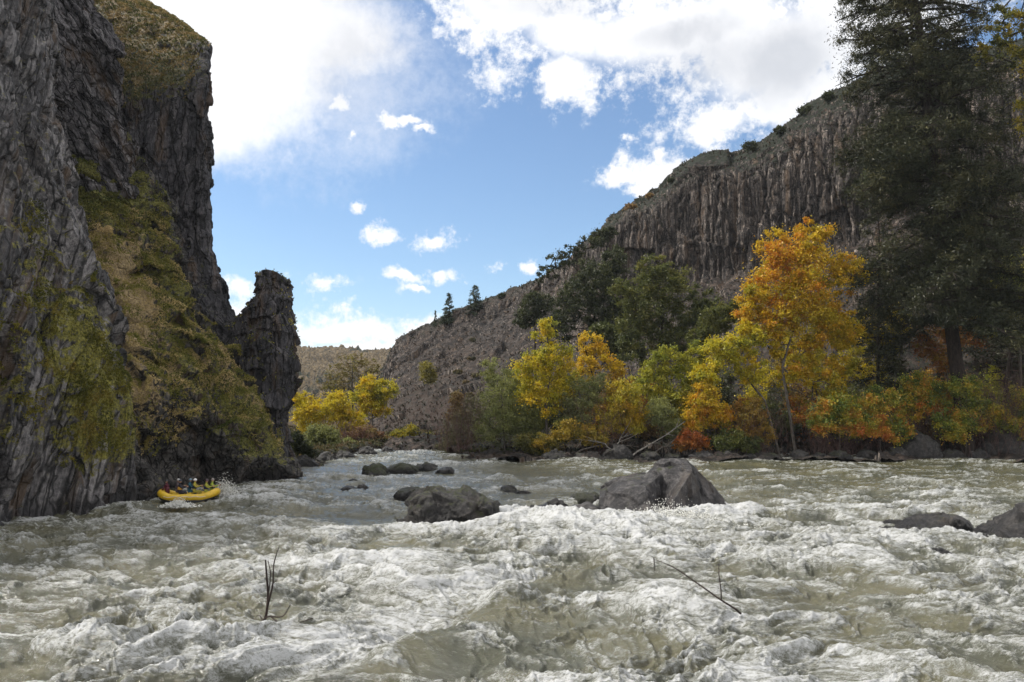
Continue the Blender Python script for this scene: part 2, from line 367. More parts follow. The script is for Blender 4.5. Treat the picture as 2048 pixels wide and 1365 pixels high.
# spire
S = [
 [(512, 552, 90), (520, 551, 92), (535, 551, 92), (556, 558, 92), (572, 574, 92), (566, 600, 94)],
 [(511, 550, 81), (516, 549, 80), (536, 547, 80), (558, 553, 80), (574, 570, 81.5), (560, 585, 92)],
 [(510, 551, 79.6), (515, 549, 78), (536, 547, 77.6), (560, 554, 78), (577, 571, 80.5), (560, 585, 92)],
 [(509, 562, 79.5), (515, 562, 77.8), (536, 560, 77.3), (561, 566, 77.8), (580, 577, 80.2), (560, 588, 92)],
 [(505, 580, 79.5), (515, 578, 77.5), (538, 576, 77), (562, 578, 77.6), (582, 585, 80), (562, 595, 91)],
 [(499, 608, 79), (512, 610, 77), (540, 610, 76.4), (566, 610, 77), (584, 612, 80), (562, 615, 91)],
 [(468, 636, 79.5), (490, 640, 77.6), (530, 645, 76.2), (568, 645, 76.6), (587, 645, 79.6), (565, 645, 91)],
 [(448, 668, 79), (480, 680, 77, .2), (528, 690, 75.8, .2), (570, 695, 76), (590, 700, 79), (566, 700, 90)],
 [(450, 720, 78.5), (485, 735, 76.4, .25), (530, 745, 75.4, .2), (570, 755, 75.6, .1), (592, 760, 78.6), (566, 760, 90)],
 [(470, 790, 78), (500, 795, 76, .2), (535, 800, 75.2, .1), (562, 805, 75.6), (579, 808, 78.6), (555, 808, 89)],
 [(490, 850, 77), (515, 855, 75.4), (540, 860, 74.8, .2), (560, 862, 75.4), (574, 866, 78), (552, 866, 88)],
 [(495, 910, 76), (520, 915, 74.5), (545, 915, 74, .2), (565, 918, 74.5), (578, 920, 77), (560, 920, 87)],
 [(500, 970, 75), (525, 975, 73.4), (548, 975, 73), (566, 975, 73.5), (582, 968, 76), (565, 965, 86)],
 [(500, 1060, 73), (525, 1065, 71), (548, 1065, 71), (575, 1065, 71), (596, 1060, 73), (580, 1050, 84)]]
spire = mass('rock_spire', S, 460, 240, M_TALL, col=.35, colw=1.1, colh=5, facet=.42, fw=2.6, fz=.55, rough=.10)
tag(spire[0], 'dark free-standing rock spire with a blunt notched top beyond the mossy ramp', 'rock spire', None, 'thing')
log('spire')
# right hand ridge and its slope down to the bank
pxs = [740, 790, 830, 880, 940, 1000, 1070, 1130, 1190, 1240, 1310, 1385, 1460, 1530, 1610, 1700, 1800, 1920, 2060, 2300, 2700]
cre = [800, 704, 668, 646, 625, 597, 566, 540, 480, 434, 388, 330, 313, 286, 228, 170, 140, 115, 95, 70, 40]
Yc = [262, 258, 254, 250, 246, 240, 232, 225, 216, 210, 205, 200, 195, 190, 184, 178, 172, 166, 158, 150, 140]
R = [[] for _ in range(9)]
for i, x in enumerate(pxs):
    c, Y = cre[i], Yc[i]
    cliff = float(np.clip((x - 1170) / 80, 0, 1)); lf = float(np.clip((x - 790) / 250, 0, 1))
    bb = 880; base = c + (bb - c) * (.40 - .02 * cliff) + 10
    base = min(base, 590) if cliff > .5 else base
    if 1230 < x < 1720: base = c + (880 - c) * .47
    brink = c + (30 + 26 * float(np.clip((x - 1400) / 250, 0, 1)) * 1.6) if cliff > .3 else c + (base - c) * .3
    Yb = 112 + 40 * float(np.clip((1080 - x) / 300, 0, 1)); Ybk = Y - 7
    sy = np.interp(x, [740, 870, 950, 1100, 1500, 2060], [893, 904, 913, 917, 915, 918])
    Ys = H * F / (sy - HOR) / 1.0
    dr = .35 * (1 - cliff)
    R[0].append((x, c + 70, Y + 90, .5, .2)); R[1].append((x, c + 6, Y + 14, .5, .1)); R[2].append((x, c, Y, .3 + .25 * cliff, dr))
    R[3].append((x, brink, Ybk, .25 * cliff, dr * .6))
    R[4].append((x, (brink + base) / 2, Ybk - (2 if cliff > .5 else 12), 0, dr)); R[5].append((x, base, Ybk - (5 if cliff > .5 else 25), .1, .3))
    R[6].append((x, (base + 880) / 2 + 10, (Ybk + Yb) / 2 - 6, .2, .55 if x < 1100 else .3)); R[7].append((x, 882, Yb, .3, .3)); R[8].append((x, sy - 8, Ys + 3, .1, .1))
R.append([(p[0], p[1] + 22, p[2] - 8, 0, 0) for p in R[8]])
ridge = mass('hillside', R, 560, 900, M_RIDGE, ground=True, col=1.7, colw=2.6, colh=60, facet=1.5, fw=11, fz=1.6, rough=.42, crack=.9)
tag(ridge[0], 'dark rocky ridge with a columnar cliff band above the right bank', None, None, 'structure')
log('ridge')
# far left bank behind the spire, up to the foot of the ridge
K = []
for px, sy, ins in [(430, 950, 0), (520, 942, 0), (590, 931, 0), (660, 917, 0), (740, 903, 0), (800, 896, 0), (870, 890.5, 0), (960, 888, 0)]:
    Ys = H * F / (sy - HOR)
    K.append([(px, sy + 18, Ys - 9), (px, sy - 2, Ys + .5), (px, sy - 14, Ys + 4, .3, .1), (px, sy - 24, Ys + 18, .3, .4), (px, min(sy - 36, 866), Ys + 70, .2, .5), (px, 838, 300, .2, .5), (px, 828, 420, .2, .5)])
K = [list(r) for r in zip(*K)][::-1]
bank = mass('river_bank', K, 160, 260, M_BANK, ground=True, facet=.35, fw=2.5, rough=.35)
tag(bank[0], 'dark earth bank beyond the river bend', None, None, 'structure')
# distant hills
G = []
for px in range(-900, 3300, 150):
    t = .5 + .5 * math.sin(px * .0043 + 1)
    cy = {600: 700, 750: 697}.get(px, 704 - 14 * t) if 400 < px < 900 else 700 - 60 * t
    G.append([(px, cy + 50, 1150, .3, .3), (px, cy, 960, .35, .5), (px, cy + 26, 840, .2, .7), (px, cy + 58, 700, .3, .5), (px, cy + 90, 560, .4, .4), (px, 822, 420, .4, .4), (px, 838, 330, .3, .3)])
G = [list(r) for r in zip(*G)]
hill = mass('distant_hill', G, 240, 700, M_HILL, facet=5, fw=60, rough=6)
tag(hill[0], 'pale tan hill far beyond the river bend', None, None, 'structure')
log('hill')
# river bed ground, one sheet to the horizon
o = mk('ground', [(-2500, -400, -2.5), (2500, -400, -2.5), (2500, 3000, -2.5), (-2500, 3000, -2.5)], [(0, 1, 2, 3)], M_BANK); tag(o, None, None, None, 'structure')
# ------------------------------------------------------------ boulders
ROCKS = []   # (x, y, rx, ry) for the foam around them
def boulder(prof, ybase, depth, label, mat, seed=1, nu=90, nv=60, amp=.18, moss=0., fw=.8, cat='boulder', group=None, name='boulder', foam=1., e=.8, Y=None, zb=0.):
    """prof: (px, py) points of the top outline, left to right; ybase: pixel row of the waterline"""
    prof = np.array(prof, float)
    w = onwater(prof[:, 0].mean(), ybase) if Y is None else np.array([(prof[:, 0].mean() - CX) * upp(Y), Y, zb])
    yc = w[1] + depth * .5
    P = at(prof[:, 0], prof[:, 1], yc)
    xs, zs = P[:, 0], P[:, 2] - zb
    u = np.linspace(0, 1, nu); uu = .5 - .5 * np.cos(u * math.pi)
    X = xs[0] + (xs[-1] - xs[0]) * uu
    Z = np.maximum(np.interp(X, xs, zs), .02)
    D = depth * .5 * np.clip(np.sqrt(np.clip(1 - (2 * uu - 1) ** 2, 0, 1)) * 1.05 + .05, 0, 1)
    th = np.linspace(-.32, math.pi + .32, nv)
    cs, sn = np.cos(th), np.sin(th)
    Yy = yc - D[:, None] * np.sign(cs) * np.abs(cs) ** e
    Zz = np.where(sn > 0, Z[:, None] * np.abs(sn) ** e, sn * 2.0 * np.ones((nu, 1)))
    G = np.stack([np.repeat(X[:, None], nv, 1), Yy, Zz + zb], -1)
    p = G.reshape(-1, 3); n = gnorm(G).reshape(-1, 3)
    cen = np.array([X.mean(), yc, zb]); n *= np.where(((p - cen) * n).sum(1) < 0, -1, 1)[:, None]
    f1, f2, r, sl = voro((p + seed * 3.1) / fw, seed)
    g1, g2, r2, s2 = voro((p + seed * 1.7) / (fw * .4), seed + 3)
    k = np.clip(Z.mean(), .2, 3)
    fade = np.repeat(np.clip(np.sin(u * math.pi) * 3, 0, 1), nv)
    d = amp * (sl * 1.5 + (r - .5) * .8) + amp * .35 * (s2 + r2 - .5) + amp * .5 * fbm3(p * 1.6, 4, seed)
    p = p + n * (d * fade)[:, None]
    b = (float(X.mean()), float(yc), float(zb))
    mo = np.clip(moss * (n[:, 2] > .2) * 1., 0, 1)
    o = mk(name, p, gridF(nu, nv), mat, base=b, smooth=False, atts={'moss': mo, 'dry': mo * 0})
    tag(o, label, cat, group)
    if foam: ROCKS.append((float(X.mean()), float(yc), float(xs[-1] - xs[0]) / 2, depth / 2, foam))
    return o
def lin(A, n):
    m = len(A); t = np.linspace(0, m - 1, n); i = np.minimum(t.astype(int), m - 2); f = (t - i).reshape((-1,) + (1,) * (A.ndim - 1)); return A[i] * (1 - f) + A[i + 1] * f
BT = [(1203, 974, 51.6), (1240, 954, 51.6), (1288, 946, 51.9), (1322, 919, 51.6), (1372, 918, 51.6), (1402, 940, 52), (1446, 998, 52.4)]
BM = [(1199, 996, 50.3), (1234, 984, 49.3), (1290, 972, 49.2), (1322, 952, 50.7), (1384, 944, 49.9), (1404, 974, 51.6), (1460, 1014, 51.8)]
BL = [(1195, 1024, 49.8), (1238, 1026, 48.2), (1300, 1018, 47.2), (1322, 1012, 50.8), (1344, 1004, 47.6), (1412, 1016, 50.9), (1484, 1034, 51)]
def wrap(r, dy=0, dY=0):
    q = [(a, b + dy, c + dY) for a, b, c in r]
    return [(q[0][0] + 14, q[0][1], q[0][2] + 3.6)] + q + [(q[-1][0] - 16, q[-1][1], q[-1][2] + 3.4)]
bk = [(a * .8 + 1330 * .2, b + 14, c + 3.2) for a, b, c in BT]; bk2 = [(a, 1010, c + 3.8) for a, b, c in bk]
A_ = np.array([wrap(bk2), wrap(bk), wrap(BT), wrap(BM), wrap(BL), wrap(BL, 42, -.5)], float)
Wb = lin(at(A_[..., 0], A_[..., 1], A_[..., 2]), 200); Wb = lin(Wb.transpose(1, 0, 2), 260).transpose(1, 0, 2)
for _ in range(3):
    Wb[1:-1, 1:-1] = (Wb[1:-1, 1:-1] * 2 + Wb[:-2, 1:-1] + Wb[2:, 1:-1] + Wb[1:-1, :-2] + Wb[1:-1, 2:]) / 6
Wb, _ = disp_rock(Wb, gnorm(Wb), facet=.13, fw=1.5, rough=.06)
bc = np.array([Wb[..., 0].mean(), Wb[..., 1].mean(), 0.])
o = mk('boulder', Wb.reshape(-1, 3), gridF(200, 260)[:, ::-1], M_ROCK, base=bc, atts={'moss': np.zeros(52000), 'dry': np.zeros(52000)})
tag(o, 'largest grey boulder in mid river, with a humped top and a steep dark right side', 'boulder'); ROCKS.append((bc[0], 50.6, 4.3, 1.9, 1.5))
boulder([(796, 1064), (810, 1030), (822, 1000), (845, 984), (880, 977), (925, 980), (945, 990), (985, 1000), (1001, 1026)], 1062, 4.2,
        'broad dark boulder with a brown mossy top left of the largest boulder', M_ROCKD, 5, 150, 100, .25, .25, 1.6, foam=.9, e=.62)
boulder([(1136, 1010), (1150, 992), (1172, 985), (1194, 990), (1204, 1008)], 1012, 2.6, 'small brown boulder touching the left side of the largest boulder, behind another', M_ROCKD, 6, 60, 50, .12, .4, .9, foam=.3)
boulder([(1134, 1030), (1150, 1012), (1176, 1006), (1196, 1012), (1206, 1028)], 1032, 2., 'low rounded grey stone at the near left foot of the largest boulder', M_ROCK, 7, 60, 50, .08, 0, .9, foam=.4)
boulder([(1062, 1018), (1085, 1012), (1112, 998), (1124, 1004), (1136, 1014)], 1018, 1.6, 'thin jagged wet rock pointing left beside the brown boulder', M_ROCKD, 8, 50, 36, .12, 0, .6, foam=.3)
boulder([(788, 996), (798, 980), (820, 976), (845, 982), (856, 996)], 996, 2.4, 'low brown rock behind the left side of the broad dark boulder', M_ROCKD, 9, 50, 40, .12, .3, .8, foam=.2)
boulder([(728, 958), (734, 936), (746, 926), (760, 928), (772, 940), (780, 950)], 957, 3., 'upright pale green-brown boulder at the left end of the far rock bar', M_ROCK, 10, 60, 44, .16, .5, 1.2, foam=.3)
boulder([(764, 944), (780, 932), (805, 926), (826, 930), (842, 938)], 945, 3., 'flat mossy rock right of the upright far boulder', M_ROCKD, 11, 50, 36, .12, .6, 1., foam=.3)
boulder([(815, 942), (835, 930), (852, 926), (872, 934), (884, 941)], 943, 3., 'dark ragged rock in the middle of the far rock bar', M_ROCKD, 12, 50, 36, .2, .2, .8, foam=.2)
boulder([(868, 946), (884, 936), (900, 936), (908, 944)], 947, 2., 'small dark rock at the right end of the far rock bar', M_ROCKD, 13, 40, 30, .12, 0, .7, foam=.2)
boulder([(680, 980), (694, 973), (708, 974), (716, 980)], 981, 1.4, 'low wet rock, left one of a pair in the left channel', M_ROCKD, 14, 40, 30, .08, 0, .6, foam=.2)
boulder([(713, 980), (720, 970), (730, 972), (738, 978)], 980, 1.2, 'low wet rock, right one of a pair in the left channel', M_ROCKD, 15, 40, 30, .08, 0, .6, foam=.2)
boulder([(696, 962), (706, 957), (716, 961)], 963, 1.2, 'tiny rock just left of the upright far boulder', M_ROCKD, 16, 30, 24, .06, 0, .6, foam=.2)
boulder([(952, 988), (962, 981), (976, 982), (984, 987)], 988, 1.2, 'small flat dark rock directly behind the broad dark boulder', M_ROCKD, 17, 36, 30, .06, 0, .6, foam=.1)
boulder([(996, 990), (1004, 975), (1018, 973), (1030, 982), (1034, 990)], 992, 1.5, 'small pointed dark rock between the two big boulders', M_ROCKD, 18, 44, 34, .12, .2, .6, foam=.2)
boulder([(1024, 992), (1034, 983), (1048, 981), (1062, 986)], 993, 1.2, 'low dark rock just right of the small pointed rock', M_ROCKD, 19, 36, 30, .08, 0, .6, foam=.2)
boulder([(1762, 1070), (1800, 1050), (1850, 1034), (1895, 1028), (1925, 1038), (1938, 1052)], 1064, 3.4, 'long low slate-grey rock awash in the rapids at right', M_ROCKD, 20, 100, 60, .14, 0, 1.1, foam=1.)
boulder([(1826, 1112), (1845, 1100), (1880, 1098), (1898, 1108)], 1112, 1.3, 'small black rock awash below the long slate-grey rock', M_ROCKD, 21, 50, 36, .08, 0, .6, foam=.8)
boulder([(1940, 1088), (1972, 1072), (2000, 1056), (2020, 1040), (2050, 1018), (2110, 1000), (2170, 1012), (2230, 1088)], 1088, 3.6, 'dark angular boulder cut by the right edge', M_ROCKD, 22, 130, 80, .26, 0, 1.5, foam=1.)
boulder([(1050, 1118), (1056, 1110), (1066, 1112), (1070, 1120)], 1122, .5, 'tiny dark rock tip in the white water below the boulders', M_ROCKD, 23, 30, 24, .05, 0, .4, foam=.6)
# rocks along the right shore and the far left shore
rr = random.Random(8)
sh = [(1110, 60, 'flat'), (1165, 46, 'low dark'), (1235, 58, 'dark'), (1300, 40, 'brown'), (1345, 34, 'brown'), (1405, 62, 'wide pale grey'), (1455, 44, 'grey'), (1500, 30, 'pale'), (1545, 36, 'brown'), (1600, 40, 'grey'), (1640, 30, 'round pale'),
      (1680, 44, 'brown'), (1735, 40, 'dark'), (1790, 50, 'dark'), (1838, 80, 'tall black-sided'), (1905, 48, 'grey'), (1955, 44, 'pale'), (2005, 90, 'big dark'), (2090, 60, 'dark')]
nb = ['near the willow', 'under the drift branches', 'under the drift branches', 'left of the rust-red bush', 'beneath the rust-red bush', 'right of the rust-red bush', 'left of the leaning orange tree', 'below the leaning orange tree',
      'below and right of the leaning orange tree', 'left of the red and green brambles', 'at the left end of the brambles', 'below the left brambles', 'below the middle brambles', 'just left of the tall black-sided rock', 'below the brambles',
      'just right of the tall black-sided rock', 'below the right brambles', 'at the right edge of the bank', 'beyond the right edge of the bank']
for i, ((x, w, k), q) in enumerate(zip(sh, nb)):
    h = w * rr.uniform(.35, .55) if 'tall' not in k and 'big' not in k else w * .75
    if 'flat' in k or 'wide' in k or 'low' in k: h = w * .3
    y = 919
    boulder([(x - w * .55, y), (x - w * .4, y - h * .6), (x - w * .1, y - h * rr.uniform(.85, 1)), (x + w * .2, y - h * rr.uniform(.75, .95)), (x + w * .42, y - h * .5), (x + w * .55, y)], y, w * upp(102) * .8,
            '%s shore rock %s' % (k, q), M_ROCK if 'pale' in k else M_ROCKD, 30 + i, 50, 36, .2 * w / 50, .3 if 'brown' in k else .1, .35 * w * upp(102), 'rock', 'rocks along the far right shore', 'shore_rock', foam=.25)
sh2 = [(610, 931, 46), (655, 921, 40), (690, 915, 34), (735, 907, 36), (775, 903, 26)]
nb = ['beside the spire foot', 'below the green bush', 'below the grey-green bush', 'below the red-brown bush', 'nearest the river bend']
for i, ((x, y, w), q) in enumerate(zip(sh2, nb)):
    boulder([(x - w * .55, y), (x - w * .3, y - w * .3), (x, y - w * .38), (x + w * .3, y - w * .25), (x + w * .55, y)], y + 2, w * .05, 'dark rock on the far left shore ' + q, M_ROCKD, 60 + i, 40, 30, .2, .1, 1., 'rock', 'rocks along the far left shore', 'shore_rock', foam=.2)
log('boulders')

# ------------------------------------------------------------ river
nr, nc = 860, 1500
s = np.linspace(0, 1, nr)
ypx = 1560 + (884 - 1560) * s ** .93          # photo rows, only to set the mesh density
Yw = H * F / (ypx - HOR)
ang = np.linspace(-.86, .80, nc)
X = Yw[:, None] * ang[None, :]; Y = np.repeat(Yw[:, None], nc, 1)
x = X.ravel(); y = Y.ravel()
def blob(px, py, rx, ry):
    c = onwater(px, py); sx = rx * upp(c[1]); y0 = onwater(px, py - ry)[1]; y1 = onwater(px, py + ry)[1]; sy = abs(y0 - y1) / 2
    return np.exp(-(((x - c[0]) / sx) ** 2 + ((y - c[1]) / sy) ** 2))
wx = x + 1.6 * perlin2(x * .16, y * .16, 1) + .5 * perlin2(x * .6, y * .6, 2)
wy = y + 1.6 * perlin2(x * .16, y * .16, 3) + .5 * perlin2(x * .6, y * .6, 4)
rg = lambda n: 1 - np.abs(n) * 2
b1 = perlin2(wx * .11, wy * .16, 5)
b2 = rg(perlin2(wx * .26, wy * .42, 6)); b3 = rg(perlin2(wx * .7 + 3, wy * 1.0, 7))
b4 = rg(perlin2(wx * 1.7, wy * 2.1, 8)); b5 = rg(perlin2(wx * 3.9, wy * 4.3, 9)); b6 = perlin2(wx * 9, wy * 9.5, 10); b7 = perlin2(wx * 19, wy * 19, 12)
calm = np.clip(.7 * blob(720, 1040, 110, 26) + .45 * blob(640, 940, 90, 14) + .7 * blob(1020, 1000, 120, 16) + .4 * blob(1090, 1175, 190, 22) + .4 * blob(960, 1235, 110, 26) + .6 * blob(1060, 945, 150, 12) + .55 * blob(850, 1330, 160, 30) + .75 * blob(378, 1003, 85, 14), 0, 1)
wild = np.clip(.7 * blob(1250, 1075, 240, 42) + .6 * blob(1000, 1060, 150, 24) + .9 * blob(770, 1190, 150, 55) + .5 * blob(1320, 1260, 150, 60) + .6 * blob(330, 1290, 260, 50) + .5 * blob(1500, 1100, 200, 60) + .5 * blob(560, 1340, 260, 60) + .8 * blob(380, 1015, 60, 10), 0, 1)
far = sstep(35, 95, y)
ROCKS += [(-7.5, 23.8, .15, .15, .6), (7.07, 24.6, .15, .15, .5)]
amp = (1 - .72 * calm) * (1 + .45 * wild) * (1 - .45 * far)
bs = rg(perlin2(wx * .13 + 5, wy * .34, 36))
hgt = .36 * b1 + amp * (.30 * bs + .29 * b2 * np.clip(.6 + b1, 0, 1.4) + .14 * b3 + .075 * b4)
# standing waves and hydraulics seen in the photo
hgt += .62 * blob(1250, 1068, 190, 20) + .5 * blob(1060, 1100, 120, 20) + .45 * blob(1330, 1235, 110, 26) + .4 * blob(860, 1130, 160, 20) + .3 * blob(1600, 1130, 200, 24)
# curved lip of the pour-over: smooth water on its right side dropping to white water on its left
lip = np.array([onwater(a, b)[:2] for a, b in [(700, 1345), (800, 1305), (900, 1262), (960, 1225), (1000, 1190), (1060, 1165), (1180, 1150), (1290, 1140)]])
lx = np.interp(y[y < 40], lip[:, 1], lip[:, 0]); dl = np.full(len(x), 9.); dl[y < 40] = x[y < 40] - lx
lw = np.where((y > lip[0, 1] - 1) & (y < lip[-1, 1] + .5), 1., 0.) * sstep(lip[0, 1] - 1, lip[0, 1] + 1.5, y) * (1 - sstep(lip[-1, 1] - 1.5, lip[-1, 1] + .5, y))
hgt += lw * (.55 * np.exp(-((dl - .9) / 1.3) ** 2) * (dl > -.6) * sstep(-.6, .5, dl) - .25 * np.exp(-((dl + 1.2) / 1.) ** 2))
slope = np.gradient(hgt.reshape(nr, nc), axis=0).ravel() / (np.gradient(Y, axis=0).ravel())
patch = .9 * perlin2(wx * .14 + 9, wy * .36, 21) + .6 * perlin2(wx * .36, wy * 1.0, 22) + .45 * perlin2(wx * .8, wy * 2.4, 23)
fil = rg(perlin2(wx * .7 + 4, wy * 1.9, 24)) * .5 + rg(perlin2(wx * 1.8, wy * 4.6, 25)) * .4 + rg(perlin2(wx * 4.5, wy * 9, 26)) * .28
hgt -= .12 * (1 - .4 * far); hn = hgt - hgt.mean()
foam = .145 + .9 * hn + .42 * patch + .60 * (fil - .55) + .25 * (b2 * .5 + b3 * .4 + b4 * .3) + .22 * wild - .5 * calm - .10 + .12 * slope
foam += lw * (.9 * np.exp(-((dl + 1.5) / 1.6) ** 2) - .55 * np.exp(-((dl - 1.0) / .8) ** 2))
foam += .04 * sstep(60, 100, y)
for (rx_, ry_, a_, b_, k_) in ROCKS:
    q = np.sqrt(((x - rx_) / (a_ + .4)) ** 2 + ((y - ry_) / (b_ + .5)) ** 2)
    foam += k_ * .5 * np.exp(-((q - 1.05) / .25) ** 2) * (.6 + .6 * (y < ry_))
    q2 = ((x - rx_) / (a_ * 1.1)) ** 2 + ((y - (ry_ - b_ - 1.1)) / 1.2) ** 2
    hgt += k_ * .22 * np.exp(-q2) ; foam += k_ * .35 * np.exp(-q2)
# (left wall)
wallx = np.interp(y, [36, 46, 56, 62, 68, 71], [-31, -30.5, -27.5, -26.5, -27, -20])
foam += .5 * np.exp(-((x - wallx - 1.) / 1.0) ** 2) * (y < 72)
foam = np.where(foam > .6, .6 + (foam - .6) * .35, foam); foam = np.clip(foam, 0, .84)
f_ = np.clip(foam, 0, 1)
nearf = 1 - .6 * far
hgt += (.35 + .65 * f_) * (.030 * b5 * nearf + .035 * b6 * nearf + .022 * perlin2(wx * 5.5, wy * 6, 35)) + f_ * .020 * b7 * (1 - far)
hgt += .10 * f_ * amp + .10 * np.clip(foam - .75, 0, 1) * rg(perlin2(wx * 2.2 + 7, wy * 2.6, 31))
ch = .25 * amp
X2 = x + ch * .5 * perlin2(wx * 1.1, wy * 1.4, 33) ; Y2 = y - ch * np.clip(hgt, -.4, .8) * .9
W = np.stack([X2, Y2, hgt - .12], 1)
m, N = newmat('river_water')
fo = N.n('ShaderNodeAttribute', attribute_name='foam').outputs['Fac']
g = N.n('ShaderNodeNewGeometry'); pos = g.outputs['Position']; ps = N.v('MULTIPLY', pos, (.55, 2.0, 1.8))
n1 = N.noise(ps, 2.2, 6, .72, .6); n2 = N.noise(ps, 9., 5, .7, .4); n3 = N.noise(ps, 28., 3, .6)
n4 = N.noise(pos, .25, 3, .5)
ff = N.m('ADD', fo, N.m('ADD', N.m('MULTIPLY', N.m('SUBTRACT', n1, .5), 1.7), N.m('ADD', N.m('MULTIPLY', N.m('SUBTRACT', n2, .5), 1.3), N.m('MULTIPLY', N.m('SUBTRACT', n3, .5), .9))))
body = N.mix(N.ss(n4, .4, .62), c4(.055, .058, .036), c4(.095, .09, .048))
aer = N.mix(N.ss(ff, .12, .48), body, c4(.175, .18, .155))
colr = N.mix(N.ss(ff, .48, .92), aer, c4(.49, .50, .505))
rgh = N.ss(ff, .25, .8, .10, .6)
hb = N.m('ADD', N.m('MULTIPLY', n2, .6), N.m('ADD', N.m('MULTIPLY', n3, .35), N.m('MULTIPLY', n1, 1.1)))
principled(N, colr, rgh, .75, bump(N, hb, .11, .7))
o = mk('river', W, gridF(nr, nc), m, smooth=True, atts={'foam': foam}); tag(o, 'churning grey-green whitewater river', None, None, 'structure')
# calmer continuation out of view on both sides and behind
log('river')
# ------------------------------------------------------------ plants
def leaves(cent, rad, per, size, colf, asp=.55, flat=.0, up=.3, seed=0):
    """diamond leaves scattered round clump centres; cent (n,3), rad (n,3)"""
    r = np.random.default_rng(seed)
    n = len(cent) * per
    c = np.repeat(cent, per, 0); R = np.repeat(rad, per, 0)
    d = r.normal(size=(n, 3)); d /= np.linalg.norm(d, axis=1)[:, None]
    p = c + d * R * np.abs(r.normal(size=(n, 1))) * .72
    a = r.normal(size=(n, 3)); a[:, 2] *= (1 - flat); a /= np.linalg.norm(a, axis=1)[:, None]
    b = r.normal(size=(n, 3)); b[:, 2] *= (1 - flat); b = np.cross(a, b); b /= np.linalg.norm(b, axis=1)[:, None] + 1e-9
    s = size * r.uniform(.55, 1.35, (n, 1))
    V = np.stack([p - a * s, p + b * s * asp, p + a * s, p - b * s * asp], 1).reshape(-1, 3)
    col = colf(c, p, r)
    col = np.repeat(col, 4, 0)
    return V, np.arange(n * 4, dtype=np.int32).reshape(-1, 4), col
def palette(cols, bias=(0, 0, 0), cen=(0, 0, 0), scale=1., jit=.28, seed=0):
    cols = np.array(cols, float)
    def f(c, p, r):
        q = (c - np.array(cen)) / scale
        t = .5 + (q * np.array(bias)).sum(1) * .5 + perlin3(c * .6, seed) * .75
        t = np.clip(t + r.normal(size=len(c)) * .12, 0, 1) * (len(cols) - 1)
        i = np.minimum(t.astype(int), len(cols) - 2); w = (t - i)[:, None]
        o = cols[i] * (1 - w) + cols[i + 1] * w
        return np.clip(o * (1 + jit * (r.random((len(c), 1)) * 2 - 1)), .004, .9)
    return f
def skeleton(trunk, tr, cent, seed=0, sag=.1, rmin=.02):
    """limbs from a trunk polyline to every clump centre; returns tube paths"""
    r = random.Random(seed)
    P = [np.array(p) for p in trunk]; par = list(range(-1, len(P) - 1)); kids = [0.] * len(P)
    base = len(P)
    order = sorted(range(len(cent)), key=lambda i: min(np.linalg.norm(cent[i] - p) for p in P[:base]))
    chains = []
    for i in order:
        c = cent[i]; A = np.array(P)
        d = np.linalg.norm(A - c, axis=1) + np.maximum(0, A[:, 2] - c[2] + .15 * np.linalg.norm(A[:, :2] - c[:2], axis=1)) * 1.6
        d[:max(1, base // 3)] += 4
        j = int(np.argmin(d)); L = np.linalg.norm(c - P[j]); k = max(1, int(L / 1.3)); last = j; ch = [j]
        for q in range(1, k + 1):
            t = q / k
            w = P[j] * (1 - t) + c * t + np.array([r.gauss(0, .08) * L * (t < 1), r.gauss(0, .08) * L * (t < 1), (math.sin(t * math.pi) * .10 - 0) * L])
            P.append(w); par.append(last); kids.append(0.); last = len(P) - 1; ch.append(last)
        chains.append(ch); kids[last] += 1.
    for i in range(len(P) - 1, 0, -1):
        if par[i] >= 0: kids[par[i]] += kids[i]
    tot = max(1., kids[0])
    rad = [max(rmin, tr * (k / tot) ** .45) for k in kids]
    paths = [(np.array(P[:base]), np.array([max(tr * (1 - .6 * i / max(1, base - 1)), rmin) for i in range(base)]))]
    for ch in chains:
        rr_ = np.array([rad[q] for q in ch]); rr_[0] = min(rad[ch[0]], rr_[1] * 1.2) if len(ch) > 1 else rr_[0]
        paths.append((np.array([P[q] for q in ch]), rr_))
    return paths
